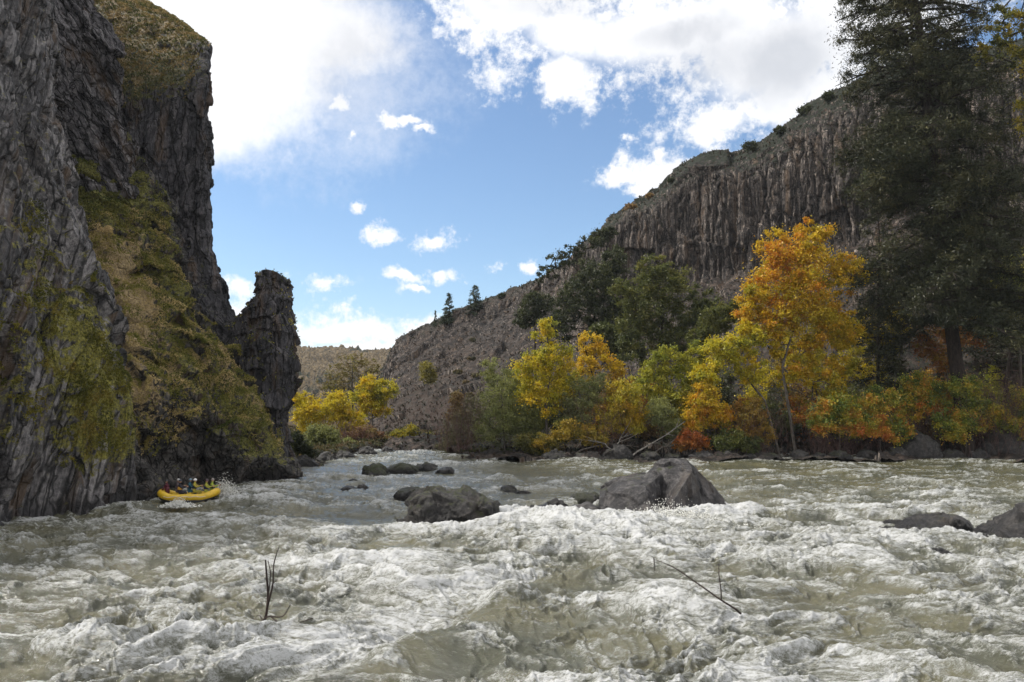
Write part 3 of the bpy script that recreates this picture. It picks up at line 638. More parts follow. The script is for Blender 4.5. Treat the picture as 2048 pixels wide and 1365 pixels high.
def plant(name, label, cat, Y, lobes, trunk, pal, n=60, per=120, size=.22, tr=.25, bias=(0, 0, 0), group=None, bark=None, clump=.22, limbs=True, seed=0, fl=1., mat=None, asp=.55, stems=0, jit=.28, dep=.8):
    """lobes: (px, py, rx, ry) ellipses of crown in the photo at distance Y; trunk: (px, py) points, bottom first"""
    r = np.random.default_rng(seed + 100); n = int(n * 2.3); clump *= .80; size *= .70; per = int(per * 1.2)
    T = at([t[0] for t in trunk], [t[1] for t in trunk], Y)
    T[1:, 1] += r.normal(size=len(T) - 1) * .25
    gz = ground_z(T[0][0], T[0][1], T[0][2])
    base = np.array([T[0][0], T[0][1], min(gz, T[1][2] - .3) if gz > -1 else T[0][2]])
    T = np.vstack([base - [0, 0, .5], T[1:]])
    cs, rs = [], []; area = sum(a[2] * a[3] for a in lobes); cen = at(sum(l[0] * l[2] * l[3] for l in lobes) / area, sum(l[1] * l[2] * l[3] for l in lobes) / area, Y)
    for (lx_, ly_, rx, ry) in lobes:
        k = max(3, int(n * rx * ry / area)); c = at(lx_, ly_, Y); a, b = rx * upp(Y), ry * upp(Y)
        d = r.normal(size=(k, 3)); d /= np.linalg.norm(d, axis=1)[:, None]
        q = c + d * np.array([a, min(a, b * 1.2) * dep, b]) * (r.random((k, 1)) ** .38) * (1 - clump * .6)
        cs.append(q); rs.append(np.repeat([[1., .9, .75]], k, 0) * clump * math.sqrt(a * b) * r.uniform(.6, 1.3, (k, 1)))
    cent = np.vstack(cs); rad = np.vstack(rs)
    cent[:, 2] = np.maximum(cent[:, 2], base[2] + .1)
    t = thing(name, label, cat, base, group)
    V, Fc = tubes(skeleton(T, tr, cent if limbs else cent[::3], seed), 5)
    mk('trunk' if name != 'bush' else 'stems', V, Fc, bark or M_BARK, t, base, True)
    V, Fc, col = leaves(cent, rad * fl, per, size, palette([tuple(min(.85, q_ * 1.02) for q_ in c_) for c_ in pal], bias, cen, max(l[2] for l in lobes) * upp(Y) * 1.6, jit, seed), asp=asp, seed=seed)
    mk('crown' if name != 'bush' else 'foliage', V, Fc, mat or M_LEAF, t, base, cols=col)
    return t
ORG = [(.54, .20, .02), (.58, .33, .02), (.56, .38, .02), (.50, .38, .02), (.33, .30, .025)]
YEL = [(.62, .42, .02), (.55, .43, .02), (.42, .38, .025), (.22, .23, .03)]
YGR = [(.42, .36, .03), (.30, .30, .03), (.17, .20, .03), (.09, .12, .025)]
OAK = [(.060, .075, .024), (.085, .10, .030), (.13, .14, .035), (.19, .18, .035)]
OAKD = [(.030, .040, .018), (.050, .060, .024), (.08, .09, .03)]
WIL = [(.13, .15, .055), (.20, .22, .08), (.27, .28, .09), (.22, .23, .06)]
BRN = [(.16, .10, .055), (.24, .15, .06), (.30, .20, .07)]
RUS = [(.28, .08, .02), (.36, .12, .02), (.30, .16, .03)]

P_ = plant
P_('autumn_tree', 'largest orange and yellow tree on the far right bank, with a leaning forked trunk', 'tree', 107, [(1600, 560, 105, 80), (1625, 478, 55, 42), (1555, 500, 52, 44), (1690, 545, 45, 60), (1515, 590, 45, 52), (1640, 640, 80, 55), (1560, 640, 60, 50), (1690, 660, 40, 45), (1610, 450, 22, 22), (1695, 705, 38, 42), (1610, 700, 45, 34), (1540, 690, 40, 34), (1505, 640, 42, 42), (1600, 740, 50, 34), (1665, 745, 40, 34)],
   [(1592, 850), (1572, 790), (1562, 735), (1578, 690), (1596, 640), (1602, 570), (1612, 500)], ORG, 220, 150, .24, .22, (.45, 0, -.35), bark=M_BARK, clump=.30, seed=1)
P_('autumn_tree', 'yellow tree with twiggy low crown directly behind the leaning trunk', 'tree', 113, [(1700, 730, 45, 50), (1640, 750, 50, 42), (1560, 745, 50, 42), (1600, 700, 60, 40), (1510, 790, 40, 35), (1670, 800, 40, 30)], [(1625, 860), (1622, 800), (1625, 740)], YEL[:3] + [(.25, .17, .05)], 80, 80, .22, .14, (0, 0, .3), clump=.32, seed=51)
P_('autumn_tree', 'low yellow-green tree reaching left from the foot of the largest orange tree', 'tree', 106, [(1455, 700, 55, 45), (1500, 680, 45, 40), (1415, 740, 40, 45), (1500, 740, 40, 40)], [(1560, 850), (1530, 800), (1490, 750), (1460, 715)], YEL, 60, 130, .23, .2, (0, 0, .2), clump=.34, seed=2)
P_('autumn_tree', 'tall slender yellow tree rising above the willow on the right bank', 'tree', 108, [(1090, 662, 34, 36), (1105, 720, 60, 40), (1060, 740, 50, 40), (1135, 770, 40, 45), (1085, 790, 60, 50)], [(1095, 880), (1092, 820), (1098, 760), (1094, 700), (1096, 650)], YEL, 80, 120, .22, .2, (.1, 0, .4), clump=.32, seed=3)
P_('autumn_tree', 'golden tree with bare dark limbs between the slender yellow tree and the green oak', 'tree', 114, [(1175, 690, 35, 30), (1200, 715, 40, 35), (1165, 740, 30, 30), (1230, 745, 30, 30)], [(1200, 860), (1195, 790), (1180, 730), (1168, 690)], ORG[1:4], 44, 90, .22, .2, clump=.32, seed=4, bark=M_BARKD)
P_('autumn_tree', 'bright yellow-green tree right of centre, below the green oak', 'tree', 110, [(1330, 720, 42, 34), (1300, 760, 50, 40), (1375, 745, 45, 45), (1345, 800, 60, 45), (1400, 700, 35, 30)], [(1350, 880), (1345, 820), (1335, 770), (1330, 720)], YGR[:3], 80, 120, .23, .18, (0, 0, .3), clump=.32, seed=5)
P_('oak_tree', 'round grey-green oak with a visible forked trunk in front of the cliff band', 'tree', 128, [(1330, 580, 75, 55), (1290, 640, 70, 55), (1390, 640, 60, 45), (1270, 700, 45, 40), (1350, 690, 60, 45), (1250, 590, 40, 40), (1420, 610, 35, 35), (1310, 535, 45, 28)], [(1325, 770), (1325, 715), (1322, 680), (1328, 630), (1318, 570)], OAK, 190, 110, .26, .32, (-.1, 0, .3), bark=M_BARKD, clump=.27, seed=6)
P_('oak_tree', 'dark oak left of and behind the round grey-green oak', 'tree', 150, [(1190, 560, 70, 50), (1150, 610, 60, 50), (1215, 630, 60, 55), (1120, 650, 45, 40), (1230, 520, 45, 34)], [(1185, 740), (1185, 680), (1190, 620), (1188, 560)], OAKD, 120, 110, .30, .35, bark=M_BARKD, clump=.28, seed=7)
P_('oak_tree', 'dark round oak low on the slope behind the tall slender yellow tree', 'tree', 160, [(1075, 610, 40, 30), (1050, 640, 30, 24)], [(1070, 680), (1070, 640), (1072, 610)], OAKD, 60, 80, .28, .2, bark=M_BARKD, clump=.3, seed=52)
P_('oak_tree', 'olive-grey oak between the golden tree and the dark oak on the slope', 'tree', 138, [(1240, 690, 40, 36), (1205, 665, 34, 30)], [(1230, 790), (1228, 740), (1226, 690)], OAK[:3], 60, 90, .26, .2, bark=M_BARKD, clump=.3, seed=53)
P_('oak_tree', 'open-crowned oak leaning left against the sky on the ridge line', 'tree', 172, [(1125, 520, 40, 22), (1095, 545, 28, 18), (1155, 498, 30, 18), (1078, 562, 16, 10), (1185, 480, 26, 20)], [(1190, 590), (1170, 555), (1145, 530), (1110, 525)], OAKD, 62, 40, .30, .3, bark=M_BARKD, clump=.28, seed=8)
P_('oak_tree', 'small dark oak at the skyline where the cliff band begins', 'tree', 190, [(1200, 475, 26, 22), (1222, 462, 18, 16)], [(1210, 520), (1208, 490), (1206, 470)], OAKD, 34, 50, .32, .25, bark=M_BARKD, clump=.34, seed=9)
P_('oak_tree', 'olive oak standing between the green oak and the orange tree', 'tree', 122, [(1425, 645, 45, 38), (1465, 620, 30, 30), (1400, 680, 30, 30)], [(1430, 780), (1432, 720), (1434, 660)], OAK[1:], 60, 90, .25, .22, bark=M_BARKD, clump=.3, seed=10)
P_('willow', 'largest grey-green willow on the point at the river bend', 'tree', 110, [(1010, 790, 60, 60), (1000, 850, 70, 50), (1060, 840, 50, 55), (985, 740, 35, 30)], [(1010, 915), (1008, 870), (1005, 810), (1000, 760)], WIL, 90, 170, .22, .16, (0, 0, .2), clump=.34, seed=11, asp=.25)
P_('willow', 'thin greyish willow on the outer tip of the point, with sparse leaves', 'tree', 112, [(920, 860, 45, 45), (945, 820, 30, 40), (895, 890, 35, 22)], [(925, 915), (922, 870), (926, 820), (930, 790)], [(.13, .12, .06), (.17, .16, .08), (.2, .17, .08)], 60, 90, .17, .1, clump=.36, seed=12, asp=.25)
P_('willow', 'grey-green willow between the slender yellow tree and the yellow bush', 'tree', 107, [(1165, 800, 50, 55), (1150, 850, 40, 40), (1195, 770, 30, 40)], [(1165, 900), (1163, 850), (1160, 790)], WIL[:3], 60, 130, .2, .12, clump=.34, seed=13, asp=.25)
P_('bush', 'rounded bright yellow bush left of centre on the right bank', 'bush', 106, [(1245, 800, 45, 45), (1225, 840, 45, 35), (1275, 840, 35, 35)], [(1245, 900), (1243, 860), (1240, 820)], [(.48, .27, .02), (.46, .34, .02), (.36, .32, .03), (.25, .26, .03)], 60, 130, .2, .07, clump=.34, seed=14)
P_('bush', 'grey-green bush between the rounded yellow bush and the orange bush', 'bush', 106, [(1320, 830, 40, 40), (1345, 860, 35, 30)], [(1325, 900), (1325, 860), (1325, 830)], WIL, 40, 120, .2, .06, clump=.36, seed=15, asp=.3)
P_('bush', 'orange bush left of the leaning orange tree trunk', 'bush', 105.5, [(1410, 800, 40, 42), (1440, 830, 35, 35), (1390, 840, 30, 32)], [(1415, 900), (1415, 850), (1412, 810)], ORG, 54, 120, .2, .06, clump=.34, seed=16)
P_('bush', 'rust-red bush overhanging the waterline, behind the largest boulder', 'bush', 104, [(1382, 880, 34, 24), (1365, 890, 20, 18), (1402, 888, 20, 18)], [(1382, 915), (1382, 900), (1382, 882)], RUS, 34, 120, .17, .05, clump=.36, seed=17)
P_('bush', 'yellow-brown bush beside the foot of the leaning orange tree', 'bush', 105, [(1500, 830, 40, 45), (1475, 870, 35, 30), (1530, 865, 30, 30)], [(1500, 910), (1500, 870), (1500, 830)], [(.3, .14, .03), (.33, .2, .03), (.25, .2, .04)], 50, 90, .18, .06, clump=.34, seed=18)
P_('bush', 'low green bush at the waterline right of the rust-red bush', 'bush', 104, [(1460, 880, 45, 25), (1500, 890, 35, 20)], [(1475, 915), (1475, 900), (1475, 885)], [(.05, .07, .02), (.1, .12, .03), (.2, .2, .04)], 44, 100, .18, .05, clump=.36, seed=19)
P_('bush', 'low yellow and brown bush above the drift branches', 'bush', 105, [(1140, 865, 50, 30), (1190, 870, 45, 26), (1090, 885, 30, 22)], [(1145, 915), (1145, 890), (1145, 865)], [(.32, .17, .03), (.38, .28, .03), (.14, .15, .04)], 54, 100, .18, .05, clump=.34, seed=20)
P_('bush', 'low green shrub at the water\'s edge on the tip of the point', 'bush', 111, [(905, 912, 45, 10), (960, 910, 55, 12), (1030, 908, 50, 12)], [(960, 925), (960, 915), (960, 908)], [(.05, .065, .02), (.09, .11, .03), (.14, .13, .04)], 60, 90, .18, .04, clump=.5, seed=21)
P_('bush', 'low olive bush at the water under the willow, left of the drift branches', 'bush', 106, [(1080, 895, 45, 20), (1050, 885, 35, 25)], [(1070, 918), (1070, 905), (1070, 890)], [(.06, .065, .025), (.12, .12, .03), (.26, .2, .04)], 40, 90, .18, .05, clump=.4, seed=22)
# yellow trees seen through and beside the large pine
P_('autumn_tree', 'yellow tree showing under the left boughs of the large pine', 'tree', 116, [(1760, 690, 45, 45), (1720, 650, 35, 45), (1790, 640, 35, 50), (1745, 750, 40, 30)], [(1755, 830), (1755, 760), (1752, 690)], YEL, 70, 90, .22, .16, clump=.33, seed=23)
P_('autumn_tree', 'yellow tree at the right edge, behind the pine at mid height', 'tree', 112, [(2020, 560, 40, 60), (2060, 620, 50, 60), (1985, 640, 40, 50), (2080, 540, 50, 60)], [(2040, 830), (2040, 720), (2035, 620), (2030, 560)], YGR, 90, 90, .22, .2, clump=.33, seed=24)
P_('autumn_tree', 'tall yellow-leaved tree against the sky in the top right corner', 'tree', 96, [(2010, 50, 50, 50), (2060, 100, 60, 60), (1975, 110, 30, 35), (2100, 20, 80, 80), (2030, -40, 60, 50), (2090, 230, 60, 90)], [(2130, 840), (2125, 600), (2110, 350), (2080, 180), (2050, 60)], [(.40, .28, .02), (.33, .28, .03), (.14, .15, .03), (.07, .09, .025)], 130, 90, .21, .3, clump=.24, seed=25, bark=M_BARKD)
P_('autumn_tree', 'orange shrubby tree behind the pine trunk', 'tree', 113, [(1890, 700, 50, 50), (1940, 660, 45, 50), (1850, 680, 40, 40)], [(1895, 830), (1895, 760), (1895, 700)], [(.3, .09, .03), (.34, .15, .03), (.36, .26, .03)], 60, 80, .2, .12, clump=.32, seed=26)
# brambles
BR = [(.50, .15, .03), (.56, .28, .04), (.46, .38, .04), (.19, .24, .04), (.09, .13, .03)]
for i, (lobes, lab) in enumerate([
    ([(1680, 815, 50, 32), (1645, 845, 40, 26), (1705, 850, 45, 30)], 'orange bramble thicket at the left end of the right-hand undergrowth'),
    ([(1760, 800, 45, 34), (1745, 850, 45, 36), (1790, 860, 40, 34)], 'green and orange bramble thicket left of the tall black-sided rock'),
    ([(1840, 775, 50, 36), (1880, 800, 50, 40), (1820, 815, 40, 34)], 'yellow and green bramble mound above the tall black-sided rock'),
    ([(1930, 780, 45, 36), (1960, 830, 50, 40), (1910, 850, 50, 40)], 'dark green and orange bramble thicket right of the tall black-sided rock'),
    ([(2020, 850, 50, 40), (2070, 820, 60, 50)], 'dark bramble thicket at the right edge of the bank')]):
    P_('bush', lab, 'bush', 103.5 + (i == 2) * 2, lobes, [(lobes[0][0], 915), (lobes[0][0], 880), (lobes[0][0], 830)], BR if i < 3 else BR[1:], 80, 100, .2, .06, (-.2, 0, .5), 'bramble thickets on the right bank', clump=.34, seed=30 + i, dep=.6)
# left, beyond the spire
P_('autumn_tree', 'golden yellow round tree just right of the rock spire', 'tree', 145, [(620, 830, 40, 40), (670, 815, 45, 38), (700, 845, 35, 35), (600, 800, 30, 25), (640, 870, 45, 30)], [(650, 915), (650, 870), (650, 830)], YEL[:3], 90, 130, .26, .2, (.1, 0, .3), clump=.34, seed=40)
P_('autumn_tree', 'drooping yellow tree at the left foot of the dark ridge', 'tree', 165, [(745, 775, 35, 28), (770, 785, 30, 28), (725, 800, 30, 28), (750, 815, 35, 26)], [(745, 890), (745, 840), (742, 790)], YEL, 70, 120, .28, .2, (.2, 0, .4), clump=.34, seed=41)
P_('tall_tree', 'tall thinning olive-brown tree rising behind the golden round tree', 'tree', 172, [(705, 735, 42, 36), (675, 755, 36, 36), (735, 740, 30, 30), (655, 770, 26, 26), (700, 780, 45, 30)], [(705, 890), (706, 830), (705, 780), (706, 720)], [(.14, .10, .045), (.2, .16, .05), (.2, .19, .04)], 90, 34, .24, .3, clump=.26, seed=42)
P_('bush', 'green-grey bush at the water between the spire and the golden tree', 'bush', 124, [(640, 875, 45, 30), (610, 900, 35, 18), (675, 890, 40, 24)], [(645, 918), (645, 900), (645, 875)], WIL[:3] + [(.07, .09, .03)], 60, 120, .22, .06, clump=.36, seed=43)
P_('bush', 'dark bush pressed against the right foot of the rock spire', 'bush', 96, [(596, 885, 22, 26), (612, 905, 25, 18)], [(600, 930), (600, 910), (600, 890)], OAKD, 40, 90, .17, .05, clump=.36, seed=44)
P_('bush', 'rounded red-brown bush at the far bend', 'bush', 130, [(730, 872, 35, 22), (760, 880, 25, 18), (700, 880, 22, 18)], [(732, 905), (732, 890), (732, 875)], [(.15, .075, .045), (.2, .11, .05), (.24, .2, .05)], 50, 110, .2, .05, clump=.36, seed=45)
P_('bush', 'small yellow and olive bush nearest the river bend', 'bush', 137, [(800, 872, 22, 20), (825, 868, 20, 22), (845, 880, 22, 16)], [(820, 900), (820, 885), (820, 870)], [(.4, .3, .02), (.3, .27, .03), (.13, .13, .04)], 40, 100, .22, .05, clump=.4, seed=46)
P_('autumn_tree', 'small lone yellow-green tree on the scree of the ridge', 'tree', 205, [(855, 738, 18, 20), (858, 755, 22, 16)], [(856, 780), (856, 762), (856, 745)], [(.22, .19, .04), (.25, .22, .04)], 34, 80, .28, .15, clump=.4, seed=47)
P_('tall_tree', 'thin tan half-bare tree left of the largest willow', 'tree', 128, [(915, 800, 18, 20), (915, 830, 26, 24)], [(915, 890), (916, 840), (916, 790)], [(.22, .14, .06), (.26, .18, .07), (.2, .17, .06)], 36, 60, .2, .08, clump=.36, seed=48)
P_('bush', 'dull green shrub patch below the crest on the end of the ridge', 'bush', 246, [(830, 722, 26, 14), (812, 738, 18, 14)], [(828, 745), (828, 735), (828, 722)], OAKD, 34, 80, .3, .05, clump=.4, seed=49)
log('plants')
# shrubs dotting the ridge crest and slope
rr = random.Random(4)
crest = lambda px: float(np.interp(px, pxs, cre)); ycr = lambda px: float(np.interp(px, pxs, Yc))
SK = [(812, 8, 'at the very end of the ridge crest'), (1262, 12, 'reddish, at the skyline above the start of the cliff band'), (1300, 8, 'on the crest right of the reddish one'), (1342, 7, 'on the crest in a small dip'), (1500, 14, 'on the notch of the skyline, right of the cloud'),
      (1560, 12, 'on the rising skyline'), (1612, 16, 'on the skyline left of the large pine'), (1660, 14, 'on the skyline beneath the pine\'s left boughs'), (1005, 8, 'on the crest right of the two skyline conifers')]
for i, (px, r_, w) in enumerate(SK):
    Y_ = ycr(px) - 1; c_ = crest(px) - r_ * .3
    P_('bush', 'scrubby %s shrub %s' % ('red-brown' if 'red' in w else 'dark', w.replace('reddish, ', '')), 'bush', Y_, [(px, c_, r_ * 1.3, r_ * .8)], [(px, c_ + r_ * 1.5), (px, c_ + r_ * .7), (px, c_)], BRN if 'red' in w else OAKD, 20, 60, .3, .05, None, 'shrubs along the ridge crest', clump=.4, seed=60 + i) if False else \
    plant('bush', 'scrubby %s shrub %s' % ('red-brown' if 'red' in w else 'dark', w.replace('reddish, ', '')), 'bush', Y_, [(px, c_, r_ * 1.3, r_ * .8)], [(px, c_ + r_ * 1.5), (px, c_ + r_ * .7), (px, c_)], BRN if 'red' in w else OAKD, n=20, per=50, size=.3, tr=.05, group='shrubs along the ridge crest', clump=.4, seed=60 + i)
# dark oaks and conifers on the hillside behind the large pine
def conifer(label, px, ybase, ytop, half, Y, seed, nb=60, per=30, prof=.8, size=.25, dens=3, cols=((.020, .032, .016), (.035, .050, .022), (.055, .070, .030)), tr=.25, group=None, bare=.12, round_=0., droop=.15, name='conifer', nl=.0, jitl=.35, dark=True, cr=.10, lean=0):
    r = np.random.default_rng(seed)
    b = at(px, ybase, Y); t_ = at(px + lean, ytop, Y); hw = half * upp(Y)
    gz = ground_z(b[0], b[1], b[2]); base = np.array([b[0], b[1], gz if gz > -1 else b[2]]); top = t_.copy()
    z0 = b[2] + (t_[2] - b[2]) * bare; Ht = top[2] - z0
    T = [base - [0, 0, .6]] + [base + (top - base) * k + np.array([r.normal() * .01 * Ht, r.normal() * .01 * Ht, 0]) for k in (.25, .5, .75, 1.)]
    T = np.array(T)
    paths = [(T, tr * np.array([1., .85, .6, .35, .08]))]; cs, rs = [], []
    for i in range(nb):
        f = (i + r.random()) / nb; z = z0 + Ht * f
        env = (1 - f) ** prof * (1 - round_) + round_ * math.sqrt(max(0, 1 - (2 * f - .75) ** 2 / 1.6)) if round_ else (1 - f) ** prof
        L = hw * (env * r.uniform(1 - jitl, 1.08) + .03); a = r.random() * 6.283 if i % 2 else (i * 2.4)
        k = (z - base[2]) / (top[2] - base[2]); o_ = base + (top - base) * k
        dv = np.array([math.cos(a), math.sin(a), 0]); rise = r.uniform(-.1, .25) + .25 * f
        pts = [o_ + dv * L * s_ + np.array([0, 0, L * (rise * s_ - droop * s_ * s_ * 1.5)]) for s_ in (0, .35, .7, 1.)]
        paths.append((np.array(pts), np.array([1, .7, .4, .15]) * max(.02, tr * .28 * (L / hw + .2))))
        m_ = max(2, int(dens * L / hw * 4 * (1.4 - 1.2 * f)))
        for q in range(m_):
            s_ = r.uniform(.25, 1.05) ** .8; side = np.array([-dv[1], dv[0], 0]) * r.normal() * L * .22 * (1.1 - .4 * s_)
            p_ = o_ + dv * L * s_ + side + np.array([0, 0, L * (rise * s_ - droop * s_ * s_ * 1.5) + r.normal() * .06 * L])
            cs.append(p_); w = hw * cr * r.uniform(.6, 1.35); rs.append([w * 1.15, w * 1.15, w * .85])
            if q % 2 == 0: paths.append((np.array([o_ + dv * L * s_ * .75 + [0, 0, L * rise * s_ * .75 - droop * L * (.75 * s_) ** 2 * 1.5], p_]), np.array([.03, .015]) * (1 + tr * 2)))
    t = thing(name, label, 'tree', base, group)
    V, Fc = tubes(paths, 5); mk('trunk', V, Fc, M_BARKD, t, base, True)
    cs = np.array(cs)
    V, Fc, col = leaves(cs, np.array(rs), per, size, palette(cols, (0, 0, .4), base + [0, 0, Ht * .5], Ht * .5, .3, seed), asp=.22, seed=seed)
    mk('crown', V, Fc, M_NEEDLE, t, base, cols=col); return t
PC = ((.013, .017, .008), (.026, .032, .014), (.048, .050, .021), (.085, .08, .03))
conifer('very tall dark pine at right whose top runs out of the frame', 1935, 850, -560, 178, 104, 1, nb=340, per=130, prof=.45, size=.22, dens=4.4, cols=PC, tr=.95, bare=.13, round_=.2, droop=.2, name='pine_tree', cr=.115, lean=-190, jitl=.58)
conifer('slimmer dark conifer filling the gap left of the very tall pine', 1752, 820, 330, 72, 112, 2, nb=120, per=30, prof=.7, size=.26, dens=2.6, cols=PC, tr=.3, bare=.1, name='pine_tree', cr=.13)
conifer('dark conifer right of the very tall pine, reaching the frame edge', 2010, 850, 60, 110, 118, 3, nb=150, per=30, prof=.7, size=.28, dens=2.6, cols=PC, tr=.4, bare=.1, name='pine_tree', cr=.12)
conifer('broader of the two conifers on the skyline left of centre', 898, 650, 588, 18, 246, 4, nb=60, per=16, prof=.8, size=.33, dens=2, tr=.2, bare=.05, cr=.18, group='conifers on the skyline')
conifer('right-hand skyline conifer with a rounded top', 950, 636, 572, 17, 243, 5, nb=60, per=16, prof=.5, size=.33, dens=2, tr=.2, bare=.1, round_=.5, cr=.18, group='conifers on the skyline')
conifer('tiny conifer at the left of the skyline group', 871, 655, 622, 5, 250, 6, nb=26, per=12, prof=.8, size=.25, dens=1.5, tr=.1, bare=.05, cr=.3, group='conifers on the skyline')
for i, (px, yb, yt, hw_, Y_, w) in enumerate([(1700, 330, 205, 45, 176, 'high on the slope left of the pine, just below the skyline'), (1640, 300, 255, 30, 182, 'small, on the brink above the cliff band'), (1780, 420, 230, 60, 160, 'on the slope directly behind the pine\'s upper boughs'),
                                         (1960, 380, 170, 70, 160, 'on the slope behind the yellow tree in the top right corner'), (1870, 300, 150, 50, 168, 'near the crest behind the pine trunk')]):
    P_('oak_tree', 'dark round-crowned tree ' + w, 'tree', Y_, [(px, (yb + yt) / 2, hw_, (yb - yt) / 2.2), (px - hw_ * .5, yb - (yb - yt) * .35, hw_ * .6, (yb - yt) * .3), (px + hw_ * .5, yb - (yb - yt) * .4, hw_ * .6, (yb - yt) * .3)], [(px, yb), (px, yb - (yb - yt) * .3), (px, (yb + yt) / 2)], OAKD, 80, 70, .32, .25, bark=M_BARKD, clump=.3, seed=80 + i, group='dark trees on the upper slope')
log('conifers')
# bare twiggy shrubs
def twigs(label, px, ybase, w, h, Y, n, seed, mat=None, lean=0., name='bare_shrub', group='bare shrubs on the right bank', rad=.022):
    r = np.random.default_rng(seed); b = at(px, ybase, Y); gz = ground_z(b[0], b[1], b[2]); base = np.array([b[0], b[1], gz if gz > -1 else b[2]])
    W_, H_ = w * upp(Y), h * upp(Y); H_ = max(H_, 1); paths = []
    for i in range(n):
        p = base + [r.normal() * W_ * .35, r.normal() * W_ * .2, -.2]; d = np.array([r.normal() * .28 + lean, r.normal() * .25, 1.]); L = H_ * r.uniform(.5, 1.15); pts = [p]
        for k in range(5):
            d = d + r.normal(size=3) * .16; d /= np.linalg.norm(d); pts.append(pts[-1] + d * L / 5)
        paths.append((np.array(pts), np.linspace(rad, rad * .35, 6)))
        for k in (2, 3, 4):
            for _ in range(2):
                e = d + r.normal(size=3) * .5; e /= np.linalg.norm(e); q = pts[k]
                paths.append((np.array([q, q + e * L * .14 + [0, 0, .02], q + e * L * .28 + [0, 0, .08 * L]]), np.array([rad * .6, rad * .45, rad * .25])))
    V, Fc = tubes(paths, 3); o = mk(name, V, Fc, mat or M_TWIG, None, base, False); return tag(o, label, 'shrub', group)
twigs('reddish-brown bare shrub at the right edge above the brambles', 2010, 830, 90, 170, 104, 150, 1, lean=.1)
twigs('greyish bare shrub under the very tall pine, left of its trunk', 1800, 800, 90, 110, 108, 110, 2)
twigs('brown bare shrub right of the leaning orange trunk', 1680, 810, 100, 110, 107, 120, 3)
twigs('dark bare shrub left of the leaning orange trunk', 1500, 830, 70, 100, 106, 90, 4)
twigs('purplish bare shrub just right of the pine trunk', 1930, 800, 70, 150, 106, 100, 5)
twigs('pale bare twigs rising from the thin willow on the point', 915, 905, 50, 100, 110, 60, 6)
twigs('grey bare twigs between the yellow bush and the grey-green willow', 1205, 890, 50, 130, 106, 60, 7)
twigs('bare twigs at the left end of the far bank', 700, 905, 70, 50, 128, 60, 8, group='bare shrubs on the far bank')
# undergrowth filling the bank behind the first row
rf = random.Random(21); tn = ['olive', 'brown', 'dark green', 'yellowish', 'rusty orange', 'grey-green']
tp = [WIL[:3] + YGR[1:2], BRN + YEL[1:2], OAKD + [(.1, .11, .03)], YGR[:3], RUS + ORG[2:3], [(.09, .10, .05), (.15, .15, .08)]]
spots = [(1050, 'behind the largest willow'), (1125, 'under the slender yellow tree'), (1215, 'behind the rounded yellow bush'), (1270, 'behind the rounded yellow bush, to its right'), (1395, 'behind the orange bush'), (1450, 'between the orange bush and the yellow-brown bush'),
         (1540, 'behind the leaning trunk'), (1600, 'just right of the leaning trunk'), (1650, 'under the right side of the orange tree'), (1705, 'behind the left brambles'), (1770, 'behind the middle brambles'), (1850, 'behind the bramble mound'), (1930, 'at the foot of the very tall pine'), (1990, 'right of the pine foot'), (2045, 'at the right frame edge')]
for i, (px, wh) in enumerate(spots):
    for j in range(2):
        k_ = (i * 2 + j * 3 + (i // 3)) % 6; Y_ = 110 + 7 * j + rf.uniform(-1, 2); h_ = rf.uniform(38, 55) * (1 + .35 * j); cy_ = 835 - 45 * j
        plant('bush', '%s undergrowth shrub %s%s' % (tn[k_], wh, ', higher up the bank' if j else ', low on the bank'), 'bush', Y_, [(px, cy_, 48, h_), (px + rf.uniform(-40, 40), cy_ + 20, 40, h_ * .7)], [(px, 895 - 20 * j), (px, 870 - 20 * j), (px, cy_)], tp[k_], n=34, per=80, size=.21, tr=.06, group='undergrowth shrubs on the right bank', clump=.34, seed=200 + i * 2 + j)
# drift branches on the shore
def drift(label, pts, Y, rad, seed, nb=5):
    r = np.random.default_rng(seed); P = at([p[0] for p in pts], [p[1] for p in pts], Y); P[:, 1] += np.linspace(0, 1.2, len(P)); b = P[0].copy()
    P = crom(P, 8) + r.normal(size=(8, 3)) * rad * .8
    paths = [(P, np.linspace(rad, rad * .4, 8))]
    for _ in range(nb):
        q = P[r.integers(2, 7)]; d = (P[-1] - P[0]); d = d / np.linalg.norm(d) + r.normal(size=3) * .6; L = r.uniform(.8, 2.2)
        paths.append((np.array([q, q + d * L * .5, q + d * L + [0, 0, .2]]), np.array([.4, .3, .12]) * rad))
    V, Fc = tubes(paths, 6); return tag(mk('drift_branch', V, Fc, M_BARKP if seed % 2 else M_BARK, None, b, True), label, 'branch', 'drift branches on the shore')
drift('long pale drift branch slanting up to the right toward the orange bush', [(1265, 912), (1310, 885), (1375, 845)], 103.6, .13, 1)
drift('drift branch lying low along the waterline', [(1150, 908), (1210, 890), (1280, 896)], 103.4, .12, 2)
drift('drift branch slanting up to the left beneath the yellow bush', [(1245, 912), (1200, 885), (1150, 880)], 103.2, .10, 3)
drift('short grey drift branch standing up from the drift pile', [(1225, 912), (1240, 880), (1268, 868)], 103.8, .09, 5)
drift('dark drift branch lying right of the drift pile toward the rust-red bush', [(1290, 910), (1330, 895), (1362, 870)], 103.2, .10, 4)
